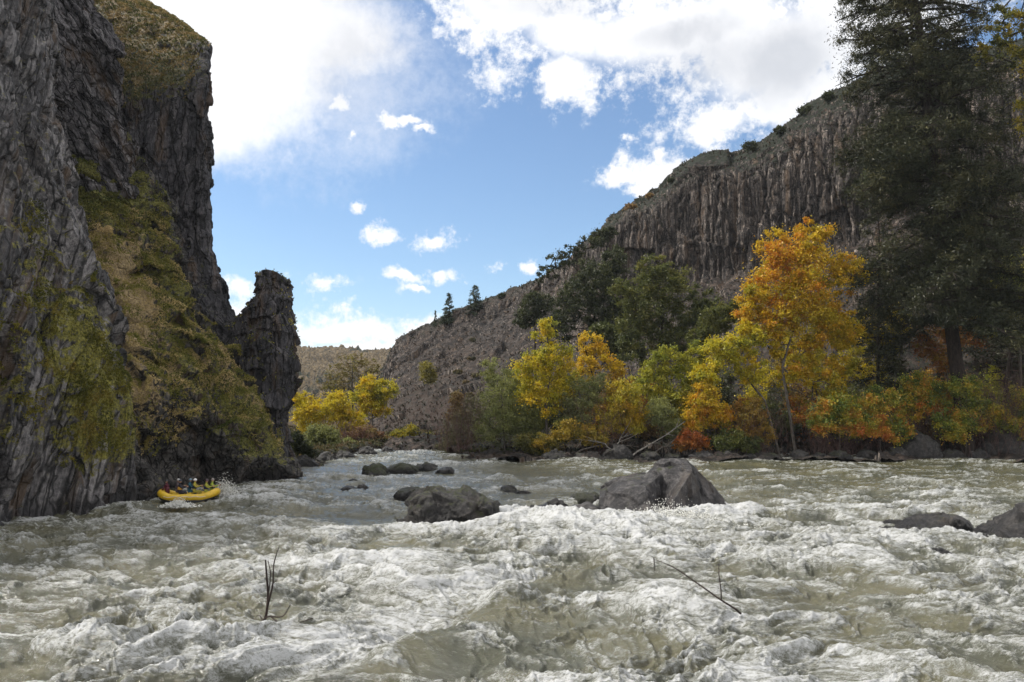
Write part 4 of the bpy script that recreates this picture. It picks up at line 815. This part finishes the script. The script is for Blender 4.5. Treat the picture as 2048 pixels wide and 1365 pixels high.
# two dead twigs standing in the near water
def snag(label, branches, Y):
    b = None; paths = []
    for pts, r0, r1 in branches:
        P = at([p[0] for p in pts], [p[1] for p in pts], Y); P[:, 1] += np.array([p[2] if len(p) > 2 else 0 for p in pts])
        if b is None: b = P[0].copy()
        n_ = max(4, len(P) * 4); P = crom(P, n_); paths.append((P, np.linspace(r0, r1, n_)))
    V, Fc = tubes(paths, 5); return tag(mk('dead_branch', V, Fc, M_TWIGD, None, b, True), label, 'branch')
snag('thin dead branch with side twigs standing upright in the near left water', [
    ([(521, 1268), (527, 1248), (533, 1225), (536, 1190), (533, 1150), (531, 1120)], .055, .022), ([(533, 1222), (546, 1190, -.3), (556, 1160, -.5), (560, 1120, -.6), (572, 1085, -.7)], .035, .014), ([(536, 1195), (541, 1150), (536, 1122)], .02, .012),
    ([(527, 1240), (545, 1228, -.3), (575, 1224, -.5), (596, 1196, -.8)], .026, .014), ([(540, 1232), (565, 1240, -.3), (600, 1238, -.5), (640, 1222, -.8)], .02, .012), ([(527, 1246), (516, 1236, .2), (506, 1238, .3)], .018, .012), ([(556, 1160, -.5), (566, 1150, -.6), (575, 1120, -.6)], .012, .005)], 23.8)
snag('thin forked dead branch leaning left out of the near right water', [
    ([(1482, 1228), (1470, 1218), (1446, 1204, .2), (1408, 1178, .4), (1366, 1150, .7), (1345, 1140, .8)], .036, .016), ([(1446, 1204, .2), (1442, 1180), (1438, 1150), (1438, 1128)], .022, .014), ([(1318, 1128, .9), (1319, 1140, .9), (1320, 1155, .9)], .02, .012), ([(1345, 1140, .8), (1330, 1134, .85), (1318, 1130, .9)], .010, .008), ([(1408, 1178, .4), (1395, 1180, .4), (1380, 1186, .3)], .01, .005)], 24.6)
# small far plants on the scree and distant hill
r_ = random.Random(77)
k = 0
for i in range(30):
    px = r_.uniform(880, 1230); t = r_.uniform(.2, .8); c_ = crest(px); py = c_ + (870 - c_) * t; Y_ = ycr(px) - 14 - 55 * t
    if px > 1060 and py > 640: continue
    plant('bush', 'low scrub clump dotted on the dark rocky slope of the ridge', 'shrub', Y_, [(px, py - 3, 9, 5)], [(px, py + 6), (px, py + 2), (px, py - 3)], [(.06, .06, .03), (.12, .10, .04), (.16, .1, .05)], n=9, per=50, size=.26, tr=.05, group='scrub clumps on the ridge slope', clump=.5, seed=400 + i)
# grass tufts on the left cliffs
def tufts(Q, nn, wgt, n, hgt_, colf, seed, name='grass', label='', gx=.0):
    r = np.random.default_rng(seed); P = Q.reshape(-1, 3); N_ = nn.reshape(-1, 3)
    e1 = np.linalg.norm(np.gradient(Q, axis=0), axis=2) * np.linalg.norm(np.gradient(Q, axis=1), axis=2)
    w = wgt.ravel() * e1.ravel(); w = w / w.sum(); idx = r.choice(len(P), n, p=w)
    p = P[idx] + r.normal(size=(n, 3)) * .06; nm = N_[idx]
    k = 7; p = np.repeat(p, k, 0); nm = np.repeat(nm, k, 0); m_ = len(p)
    d = nm * .8 + np.array([0, 0, .55]) + r.normal(size=(m_, 3)) * .45; d /= np.linalg.norm(d, axis=1)[:, None]
    h = hgt_ * r.uniform(.5, 1.4, (m_, 1)); s = np.cross(d, r.normal(size=(m_, 3))); s /= np.linalg.norm(s, axis=1)[:, None]; wd = h * .13
    mid = p + d * h * .55; tip = p + d * h * .9 + np.array([0, 0, -1.]) * h * r.uniform(.1, .55, (m_, 1))
    V = np.stack([p - s * wd, p + s * wd, mid + s * wd * .8, mid - s * wd * .8, tip], 1)
    F_ = (np.arange(m_) * 5)[:, None]; q1 = F_ + [[0, 1, 2, 3]]; q2 = F_ + [[3, 2, 4, 4]]
    col = colf(p, p, r)
    V = V.reshape(-1, 3); tri = np.vstack([F_ + [[0, 1, 2]], F_ + [[0, 2, 3]], F_ + [[3, 2, 4]]])
    o = mk(name, V, tri, M_GRASS, cols=np.repeat(col, 5, 0)); tag(o, label, 'grass', None, 'stuff'); return o
GR = [(.68, .53, .28), (.46, .36, .15), (.30, .28, .06), (.12, .135, .03), (.06, .08, .02)]
def fade(Q, o):
    n_ = perlin3(Q.reshape(-1, 3) * .45, 40 + o) + .5 * perlin3(Q.reshape(-1, 3) * 1.3, 41 + o)
    return n_.reshape(Q.shape[:2])
_, Q, nn, mo, dr = ramp
w = np.clip(mo + .9 * dr + 1.5 * fade(Q, 0) - .55 + 1.3 * nn[..., 2], 0, 1.5) * (Q[..., 2] > 2.5) * (np.abs(nn[..., 1]) > -2)
def colmix(dry, seed):
    f = palette(GR, (0, 0, 0), jit=.35, seed=seed)
    return f
gi = palette(GR, jit=.35, seed=3)
tufts(Q, nn, w * (dr > .15), 42000, .17, palette(GR[:4], jit=.35, seed=3), 1, label='dry tan and green grass covering the rock ramp')
tufts(Q, nn, w * (mo > .35), 30000, .16, palette(GR[2:], jit=.35, seed=4), 2, label='dark green grass and moss tufts on the rock ramp')
_, Q, nn, mo, dr = tall
w = np.clip(mo + .6 * dr + .8 * fade(Q, 1) - .3 + .5 * nn[..., 2], 0, 1.5) * (mo > .3)
tufts(Q, nn, w, 22000, .32, palette([(.36, .26, .12), (.25, .19, .075), (.11, .115, .035), (.06, .07, .025)], jit=.35, seed=5), 3, label='dry brown grass on top of the tall cliff')
_, Q, nn, mo, dr = near
w = np.clip(mo * 1.3 + 1.1 * fade(Q, 2) - .6 + .4 * nn[..., 2], 0, 1.5) * (mo > .25) * (Q[..., 2] > 2)
tufts(Q, nn, w, 26000, .15, palette([(.30, .22, .055), (.22, .20, .03), (.13, .135, .025), (.06, .07, .018)], jit=.35, seed=6), 4, label='olive and rusty moss tufts on the near cliff')
_, Q, nn, mo, dr = spire
w = np.clip(mo + .7 * fade(Q, 3) - .1 + .6 * nn[..., 2], 0, 1.5) * (Q[..., 2] > 2.5) * (nn[..., 2] > .15)
tufts(Q, nn, w, 900, .22, palette(GR[1:], jit=.35, seed=7), 5, label='thin grass on the ledges of the rock spire')
_, Q, nn, mo, dr = ridge
w = np.clip(mo + .8 * dr + .8 * fade(Q * .4, 4) - .15 + .8 * nn[..., 2], 0, 1.5) * (nn[..., 2] > .2) * (Q[..., 1] > 103)
tufts(Q, nn, w, 15000, .7, palette([(.055, .038, .03), (.07, .048, .034), (.035, .035, .02), (.02, .026, .015)], jit=.35, seed=8), 6, label='brown grass and scrub over the right hillside')
_, Q, nn, mo, dr = bank
tufts(Q, nn, np.clip(.5 + nn[..., 2], 0, 1) * (Q[..., 2] > .4) * (Q[..., 1] < 200), 7000, .5, palette([(.16, .1, .05), (.1, .09, .035), (.05, .06, .02)], jit=.35, seed=9), 7, label='brown grass on the far left bank')
log('grass')
# ------------------------------------------------------------ raft and crew
M_RY = simple('raft_yellow', (.62, .40, .015), .4, .5); M_RD = simple('raft_dark', (.02, .02, .022), .5, .4)
M_SKIN = simple('skin', (.42, .25, .17), .5, .4); M_WHITE = simple('white_helmet', (.75, .75, .75), .3, .5)
RC = onwater(378, 1003); RC[2] = .02
RL, RW = 1.82, .92
yaw = math.radians(8)
ca, sa = math.cos(yaw), math.sin(yaw)
def rp(a, b, c):           # raft frame -> world
    return (RC[0] + a * ca - b * sa, RC[1] + a * sa + b * ca, RC[2] + c + .10 * a * .0)
def closed_tube(P, R, sides=14):
    P = np.array(P); n = len(P); T = np.roll(P, -1, 0) - np.roll(P, 1, 0); T /= np.linalg.norm(T, axis=1)[:, None]
    A = np.cross(T, [[0, 0, 1.]]); A /= np.linalg.norm(A, axis=1)[:, None]; B = np.cross(T, A); an = np.linspace(0, 2 * math.pi, sides, endpoint=False)
    V = (P[:, None] + np.array(R)[:, None, None] * (np.cos(an)[None, :, None] * A[:, None] + np.sin(an)[None, :, None] * B[:, None])).reshape(-1, 3)
    i = np.arange(n)[:, None] * sides; i2 = ((np.arange(n) + 1) % n)[:, None] * sides; j = np.arange(sides)[None]; j2 = (j + 1) % sides
    return V, np.stack([i + j, i + j2, i2 + j2, i2 + j], -1).reshape(-1, 4)
raft = thing('raft', 'yellow inflatable raft carrying paddlers beside the left cliff', 'raft', RC)
t = np.linspace(0, 2 * math.pi, 56, endpoint=False)
xs_ = np.sign(np.cos(t)) * np.abs(np.cos(t)) ** .7 * RL; ys_ = np.sign(np.sin(t)) * np.abs(np.sin(t)) ** .7 * RW
rise = .30 * np.clip((np.abs(xs_) - .95) / .85, 0, 1) ** 1.5
V, Fc = closed_tube([rp(a, b, .30 + c) for a, b, c in zip(xs_, ys_, rise)], [.27] * 56)
mk('hull_tube', V, Fc, M_RY, raft, RC, True)
V, Fc = closed_tube([rp(a * 1.0, b * 1.13, .10 + c) for a, b, c in zip(xs_, ys_, rise)], [.15] * 56, 8)
mk('rubbing_strake', V, Fc, M_RD, raft, RC, True)
for a in (-.95, .0, .95):
    V, Fc = tubes([(np.array([rp(a, b, .38) for b in (-.75, -.3, .3, .75)]), np.array([.17, .19, .19, .17]))], 12); mk('thwart', V, Fc, M_RY, raft, RC, True)
g = [[rp(a, b, .1 + .02 * math.cos(a * 3)) for b in np.linspace(-.85, .85, 7)] for a in np.linspace(-1.8, 1.8, 15)]
mk('floor', np.array(g).reshape(-1, 3), gridF(15, 7), M_RD, raft, RC, True)
V, Fc = tubes([(np.array([rp(a, -1.24 - .0 * a, .42 + .03 * math.cos(a * 9)) for a in np.linspace(-1.4, 1.4, 26)]), np.full(26, .015))], 5); mk('grab_line', V, Fc, M_WHITE, raft, RC, True)
def skin(name, verts, edges, radii, mat, parent, base, sub=2):
    me = bpy.data.meshes.new(name); me.from_pydata([tuple(np.array(v) - np.array(base)) for v in verts], edges, [])
    o = bpy.data.objects.new(name, me); C.objects.link(o)
    s_ = o.modifiers.new('skin', 'SKIN'); s_.use_smooth_shade = True
    for i, r_ in enumerate(radii): me.skin_vertices[0].data[i].radius = (r_, r_) if not isinstance(r_, tuple) else r_
    me.skin_vertices[0].data[0].use_root = True
    u = o.modifiers.new('sub', 'SUBSURF'); u.levels = u.render_levels = sub
    me.materials.append(mat)
    if parent is not None: o.parent = parent
    else: o.location = base
    return o
def ball(name, c, r, mat, parent, base, cut=-1., n=14):
    V, F_ = [], []
    for i in range(n):
        th = math.pi * i / (n - 1)
        for j in range(n * 2):
            ph = math.pi * j / n; z = max(math.cos(th), cut)
            V.append((c[0] + r[0] * math.sin(th) * math.cos(ph), c[1] + r[1] * math.sin(th) * math.sin(ph), c[2] + r[2] * z))
    F_ = [(i * 2 * n + j, i * 2 * n + (j + 1) % (2 * n), (i + 1) * 2 * n + (j + 1) % (2 * n), (i + 1) * 2 * n + j) for i in range(n - 1) for j in range(2 * n)]
    return mk(name, V, F_, mat, parent, base, True)
def person(a, b, label, jacket, vest, helmet, lean=0., face=0., arms='up', hd=1.):
    """seated on the tube at raft coordinates a,b; face = heading in the raft frame"""
    base = np.array(rp(a, b, .55)); fx, fy = math.cos(yaw + face), math.sin(yaw + face)
    def L(f, s, u): return (base[0] + fx * f - fy * s, base[1] + fy * f + fx * s, base[2] + u)
    mj = simple('jacket', jacket, .7, .2); mv = simple('vest', vest, .6, .3); mh = simple('helmet', helmet, .3, .5)
    l = lean
    J = [L(0, 0, .08), L(l * .4, 0, .3), L(l * .8, 0, .5), L(l, 0, .60), L(l * 1.1, 0, .70), L(l * 1.15 + .02, 0, .80), L(l * 1.15 + .02, 0, .87)]
    Rd = [.15, .145, .15, .10, .055, .095, .07]; E = [(0, 1), (1, 2), (2, 3), (3, 4), (4, 5), (5, 6)]
    for s in (-1, 1):
        k = len(J)
        if arms == 'up': ar = [L(l, s * .19, .56), L(l + .16, s * .27, .40), L(l + .36, s * .16, .46), L(l + .43, s * .13, .48)]
        else: ar = [L(l, s * .19, .56), L(l + .10, s * .26, .32), L(l + .32, s * .18, .26), L(l + .39, s * .15, .26)]
        J += ar; Rd += [.07, .055, .042, .04]; E += [(3, k), (k, k + 1), (k + 1, k + 2), (k + 2, k + 3)]
        k = len(J); J += [L(.02, s * .11, .04), L(.40, s * .14, .10), L(.46, s * .13, -.28), L(.56, s * .13, -.33)]; Rd += [.10, .075, .055, .045]; E += [(0, k), (k, k + 1), (k + 1, k + 2), (k + 2, k + 3)]
    p = skin('person', J, E, Rd, mj, None, tuple(base)); tag(p, label, 'person', 'raft crew')
    hc = L(l * 1.15 + .02, 0, .83)
    h = ball('head', hc, (.082, .09, .11), M_SKIN, p, base)
    # face: nose, brow and mouth as small relief on the head
    ball('nose', L(l * 1.15 + .105, 0, .82), (.016, .014, .022), M_SKIN, h, base); 
    for s in (-1, 1):
        ball('eye', L(l * 1.15 + .092, s * .033, .845), (.010, .012, .009), M_RD, h, base, n=8); ball('ear', L(l * 1.15 + .015, s * .088, .825), (.02, .012, .03), M_SKIN, h, base, n=8)
    ball('helmet', (hc[0], hc[1], hc[2] + .04), (.125, .12, .12), mh, p, base, cut=-.12)
    skin('life_vest', [L(l * .25 + .0, 0, .22), L(l * .5, 0, .36), L(l * .8, 0, .53)], [(0, 1), (1, 2)], [(.185, .17), (.19, .175), (.165, .15)], mv, p, base, 2)
    for s in (-1, 1):       # hands, five fingers each
        w = np.array(ar[3]) if s == 1 else np.array(J[10]); fw_ = np.array([fx, fy, 0]); sd = np.array([-fy, fx, 0]) 
        V_ = [tuple(w), tuple(w + fw_ * .07)]; E_ = [(0, 1)]; R_ = [.03, .032]
        for q in range(4):
            k = len(V_); o1 = w + fw_ * .09 + np.array([0, 0, .03 - .02 * q]); V_ += [tuple(o1), tuple(o1 + fw_ * .035 - sd * s * .02), tuple(o1 + fw_ * .03 - sd * s * .05)]; R_ += [.010, .009, .008]; E_ += [(1, k), (k, k + 1), (k + 1, k + 2)]
        k = len(V_); o1 = w + fw_ * .03 + np.array([0, 0, .04]); V_ += [tuple(o1), tuple(o1 + fw_ * .02 - sd * s * .035)]; R_ += [.012, .009]; E_ += [(0, k), (k, k + 1)]
        skin('hand', V_, E_, R_, M_SKIN, p, base, 1)
    return p
PA = (-1.0, .1)
person(-1.35, -.35, 'paddler in a dark maroon jacket holding the long oar', (.085, .018, .03), (.09, .02, .03), (.03, .03, .03), .10, math.pi * .9, 'low')
person(-.95, .45, 'paddler in a grey-brown top with a grey helmet, behind the maroon paddler', (.10, .08, .085), (.07, .05, .06), (.5, .5, .5), .05, 0)
person(-.55, -.30, 'paddler in a dark jacket and orange-yellow vest near the left middle of the raft', (.02, .02, .03), (.55, .32, .05), (.02, .025, .04), -.02, .2)
person(-.15, .50, 'paddler in a teal top with a blue-grey helmet in the middle of the raft', (.03, .10, .14), (.02, .05, .09), (.14, .22, .28), .05, 0)
person(.25, .35, 'paddler in yellow sleeves with a bright white helmet in the middle of the raft', (.38, .33, .05), (.02, .03, .04), (.85, .85, .85), .02, 0)
person(1.15, -.15, 'front paddler with a dark navy vest over yellow sleeves', (.32, .32, .05), (.015, .018, .07), (.05, .03, .04), .02, 0)
person(1.38, .40, 'front paddler in a lime-yellow jacket at the right end of the raft', (.28, .34, .05), (.05, .06, .03), (.25, .22, .2), .06, .1)
def paddle(name, p0, p1, label, rad=.025, blade=.55, mat=M_RD):
    p0 = np.array(p0); p1 = np.array(p1); d = (p1 - p0) / np.linalg.norm(p1 - p0)
    o = thing(name, label, 'oar' if name == 'oar' else 'paddle', p0)
    V, Fc = tubes([(np.array([p0, (p0 + p1) / 2, p1]), np.array([rad, rad, rad]))], 8); mk('shaft', V, Fc, mat, o, p0, True)
    s = np.cross(d, [0, 1, .2]); s /= np.linalg.norm(s); nrm = np.cross(d, s) * .012; q = []
    prof = [(0, .03), (.12, .07), (.35, .10), (.8, .10), (1., .05)]
    for sg in (1, -1): q += [tuple(p1 + d * blade * a + s * w + nrm * sg) for a, w in prof] + [tuple(p1 + d * blade * a - s * w + nrm * sg) for a, w in prof]
    f = []
    for i in range(4): f += [(i, i + 1, i + 6, i + 5), (i + 10, i + 15, i + 16, i + 11), (i, i + 10, i + 11, i + 1), (i + 5, i + 6, i + 16, i + 15)]
    f += [(0, 5, 15, 10), (4, 14, 19, 9)]
    mk('blade', q, f, mat, o, p0); return o
w0 = at(330, 968, 56.9); e_ = at(292, 1003, 56.2)
paddle('oar', w0, w0 * .22 + e_ * .78, 'long black oar slanting down into the water at the left of the raft', .045, .45)
paddle('paddle', rp(.65, .55, 1.02), rp(.95, 1.35, .35), 'paddle with a yellow shaft held over the far side of the raft', .02, .4, M_RY)
# white water thrown up round the raft
M_FOAM, N = newmat('white_spray'); g_ = N.n('ShaderNodeNewGeometry'); principled(N, N.mix(N.ss(N.noise(g_.outputs['Position'], 7., 5, .7), .35, .65), c4(.5, .5, .45), c4(.8, .8, .78)), .8, .3)
def spray(px, py, w, h, label, seed, n=500, dy=0., sz=.045):
    r = np.random.default_rng(seed); b = onwater(px, py); b[1] += dy; W_, H_ = w * upp(b[1]), h * upp(b[1])
    p = np.stack([r.normal(size=n) * W_ * .4, r.normal(size=n) * W_ * .25, np.abs(r.normal(size=n)) * H_ * .45], 1); p[:, 2] *= np.exp(-(p[:, 0] / W_ * 2) ** 2 * .6)
    p += b; s = sz * r.uniform(.4, 1.6, (n, 1)) * np.exp(-(p[:, 2:3] - b[2]) / H_ * .7)
    oc = np.array([[1, 0, 0], [0, 1, 0], [-1, 0, 0], [0, -1, 0], [0, 0, 1], [0, 0, -1.]]); fc = np.array([[0, 1, 4], [1, 2, 4], [2, 3, 4], [3, 0, 4], [1, 0, 5], [2, 1, 5], [3, 2, 5], [0, 3, 5]])
    V = (p[:, None] + oc[None] * s[:, None] * r.uniform(.6, 1.4, (n, 6, 1))).reshape(-1, 3); Fc = (np.arange(n)[:, None, None] * 6 + fc[None]).reshape(-1, 3)
    return tag(mk('spray', V, Fc, M_FOAM, None, b), label, None, None, 'stuff')
spray(445, 1000, 36, 44, 'white spray thrown up at the right end of the raft', 1, 2200, .4)
spray(362, 1012, 34, 16, 'white wave curling in front of the raft', 2, 1500, -.5)
spray(1330, 1040, 150, 36, 'white spray piling up below the largest boulder', 3, 5200, -1.2, .05)
spray(1180, 1060, 110, 26, 'white spray left of the largest boulder', 4, 2600, -1.2, .045)
log('raft')

# ------------------------------------------------------------ sky, sun, camera
SUN_AZ, SUN_EL = math.radians(-80), math.radians(50)
w = bpy.data.worlds.new('World'); bpy.context.scene.world = w; w.use_nodes = True; w.node_tree.nodes.clear(); N = NT(w.node_tree)
sky = N.n('ShaderNodeTexSky', sky_type='NISHITA', sun_disc=False, sun_elevation=SUN_EL, sun_rotation=SUN_AZ, air_density=1.0, dust_density=.6, ozone_density=1.6, altitude=300)
tc = N.n('ShaderNodeTexCoord').outputs['Generated']
sx = N.n('ShaderNodeSeparateXYZ', i_0=tc)
az = N.m('ARCTAN2', sx.outputs[0], sx.outputs[1]); el = N.m('ARCSINE', sx.outputs[2])
ae = N.n('ShaderNodeCombineXYZ', i_0=az, i_1=el).outputs[0]
wn = N.n('ShaderNodeTexNoise', i_Vector=tc, i_Scale=9., i_Detail=6., i_Roughness=.6).outputs['Color']
aw = N.v('ADD', ae, N.v('MULTIPLY', N.v('SUBTRACT', wn, (.5, .5, .5)), (.075, .055, 0)))
wf = N.n('ShaderNodeTexNoise', i_Vector=tc, i_Scale=28., i_Detail=5., i_Roughness=.65).outputs['Color']
aw = N.v('ADD', aw, N.v('MULTIPLY', N.v('SUBTRACT', wf, (.5, .5, .5)), (.036, .026, 0)))
def ang_(px, py):
    v = at(px, py, 100.) - [0, 0, H]; return math.atan2(v[0], v[1]), math.atan2(v[2], math.hypot(v[0], v[1]))
def ell(px, py, rx, ry, s=1., vec=aw):
    a, e = ang_(px, py); rx, ry = rx / F, ry / F
    d = N.v('LENGTH', N.v('MULTIPLY', N.v('SUBTRACT', vec, (a, e, 0)), (1 / rx, 1 / ry, 0)))
    return N.m('MULTIPLY', N.m('SUBTRACT', 1.35, d), s)
def union(lst):
    o = None
    for t_ in lst:
        x_ = ell(*t_); o = x_ if o is None else N.m('MAXIMUM', o, x_)
    return o
hard = union([(1010, 20, 190, 80), (1130, 60, 170, 90), (1130, 150, 95, 75), (1110, 185, 50, 45), (1300, 60, 300, 105), (1500, 120, 220, 120), (1620, 90, 150, 130), (1440, 230, 95, 52), (1420, 262, 50, 25), (1560, 200, 120, 70), (1650, 190, 90, 60), (1330, 345, 105, 42), (1250, 350, 50, 25), (1420, 325, 90, 24), (1700, 60, 260, 150), (1380, 60, 430, 110), (1560, 110, 240, 165),
              (1290, 380, 50, 22), (675, 212, 32, 24), (705, 268, 14, 10, .7), (805, 244, 58, 16), (835, 262, 36, 14), (704, 418, 20, 12), (765, 475, 44, 20), (875, 484, 42, 22), (650, 572, 62, 12, .5), (820, 562, 52, 18), (835, 580, 36, 12), (895, 550, 34, 20), (1000, 540, 20, 11, .55), (1066, 540, 22, 18), (478, 590, 45, 34),
              (720, 662, 170, 32), (640, 668, 120, 40), (850, 655, 90, 26), (690, 622, 46, 10, .6), (460, 640, 80, 30), (780, 700, 240, 24), (1260, 272, 22, 6, .5)])
soft = union([(470, 90, 270, 190), (430, 210, 150, 110), (620, 60, 220, 110), (330, -60, 420, 220)])
soft2 = ell(600, 130, 300, 190)
# the rest of the sky dome: unseen clouds, added for their light
dome = N.noise(N.v('MULTIPLY', tc, (1., 1., 2.2)), 2.2, 7, .58)
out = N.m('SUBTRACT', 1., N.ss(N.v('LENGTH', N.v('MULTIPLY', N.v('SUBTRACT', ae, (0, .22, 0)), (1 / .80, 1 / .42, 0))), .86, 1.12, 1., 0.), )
fb = N.m('ADD', N.m('MULTIPLY', N.m('SUBTRACT', N.noise(tc, 14., 8, .6), .5), 2.0), N.m('MULTIPLY', N.m('SUBTRACT', N.noise(tc, 60., 7, .7), .5), 2.6))
mh_ = N.ss(N.m('ADD', hard, fb), .12, 1.1)
ms_ = N.ss(N.m('ADD', soft, N.m('MULTIPLY', fb, .25)), .0, .95)
ms2 = N.m('MULTIPLY', N.ss(N.m('ADD', soft2, N.m('MULTIPLY', fb, .35)), .0, 1.2), .55)
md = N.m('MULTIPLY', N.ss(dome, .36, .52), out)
mh_ = N.m('MAXIMUM', mh_, N.ss(hard, .62, 1.05))
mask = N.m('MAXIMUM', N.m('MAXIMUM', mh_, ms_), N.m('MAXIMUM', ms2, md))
dk = N.m('MAXIMUM', N.ss(ell(1570, 120, 130, 80), .0, 1.1), N.m('MAXIMUM', N.ss(ell(1370, 70, 140, 36), .0, 1.2), N.m('MULTIPLY', N.ss(ell(1080, 10, 140, 26), 0., 1.2), .6)))
dk = N.m('MAXIMUM', dk, N.m('MULTIPLY', N.ss(ell(1430, 120, 220, 60), 0., 1.2), .7))
dk = N.m('MAXIMUM', dk, N.m('MULTIPLY', N.ss(ell(700, 100, 150, 150), 0., 1.2), .5))
cn = N.ss(N.noise(tc, 11., 6, .6), .40, .62)
shd = N.m('MULTIPLY', dk, N.m('ADD', .6, N.m('MULTIPLY', cn, .5)), clamp=True)
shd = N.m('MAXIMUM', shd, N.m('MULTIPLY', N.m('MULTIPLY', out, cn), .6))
cl = N.mix(shd, c4(7.2, 7.2, 7.3), c4(3.9, 4.05, 4.4))
cl = N.mix(N.m('MULTIPLY', N.m('MULTIPLY', cn, .35), mh_), cl, c4(6.0, 6.15, 6.4))
cl = N.mix(N.m('MULTIPLY', out, .85), cl, c4(10.6, 10.2, 9.7))  # clouds out of view made brighter and warmer as fill light on the cliffs
skc = N.mix(1., sky.outputs[0], c4(.90, .98, 1.03), 'MULTIPLY')
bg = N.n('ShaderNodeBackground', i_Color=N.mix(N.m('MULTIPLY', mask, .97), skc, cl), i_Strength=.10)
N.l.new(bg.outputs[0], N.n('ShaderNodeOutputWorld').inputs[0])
sd = bpy.data.lights.new('sun', 'SUN'); sd.energy = 2.8; sd.angle = math.radians(6); sd.color = (1., .95, .87)
so = bpy.data.objects.new('sun', sd); C.objects.link(so)
dv = Vector((math.sin(SUN_AZ) * math.cos(SUN_EL), math.cos(SUN_AZ) * math.cos(SUN_EL), math.sin(SUN_EL)))
so.rotation_euler = dv.to_track_quat('Z', 'Y').to_euler(); so.location = (0, 0, 100)
cam = bpy.data.cameras.new('camera'); co = bpy.data.objects.new('camera', cam); C.objects.link(co)
co.location = (0, 0, H); co.rotation_euler = (math.pi / 2 + PITCH, 0, 0); cam.sensor_width = 36; cam.lens = 36 * F / 2048; cam.clip_end = 6000; cam.clip_start = .5
sc = bpy.context.scene; sc.camera = co
sc.view_settings.view_transform = 'Standard'; sc.view_settings.look = 'None'; sc.view_settings.exposure = .70; sc.view_settings.gamma = 1
sc.cycles.max_bounces = 6; sc.cycles.diffuse_bounces = 3; sc.cycles.glossy_bounces = 2; sc.cycles.transmission_bounces = 3; sc.cycles.use_denoising = True
hz, N = newmat('haze'); pv = N.n('ShaderNodeVolumePrincipled', i_Color=c4(.80, .87, .95), i_Density=.00009)
pv.inputs['Anisotropy'].default_value = .2
N.l.new(pv.outputs[0], N.n('ShaderNodeOutputMaterial').inputs['Volume'])
a_, b_, c_, d_, e_, f_2 = -1900, 1900, -60, 1500, -4, 150
hb_ = mk('haze', [(x_, y_, z_) for z_ in (e_, f_2) for y_ in (c_, d_) for x_ in (a_, b_)], [(0, 2, 3, 1), (4, 5, 7, 6), (0, 1, 5, 4), (2, 6, 7, 3), (0, 4, 6, 2), (1, 3, 7, 5)], hz); tag(hb_, None, None, None, 'stuff')
log('done')
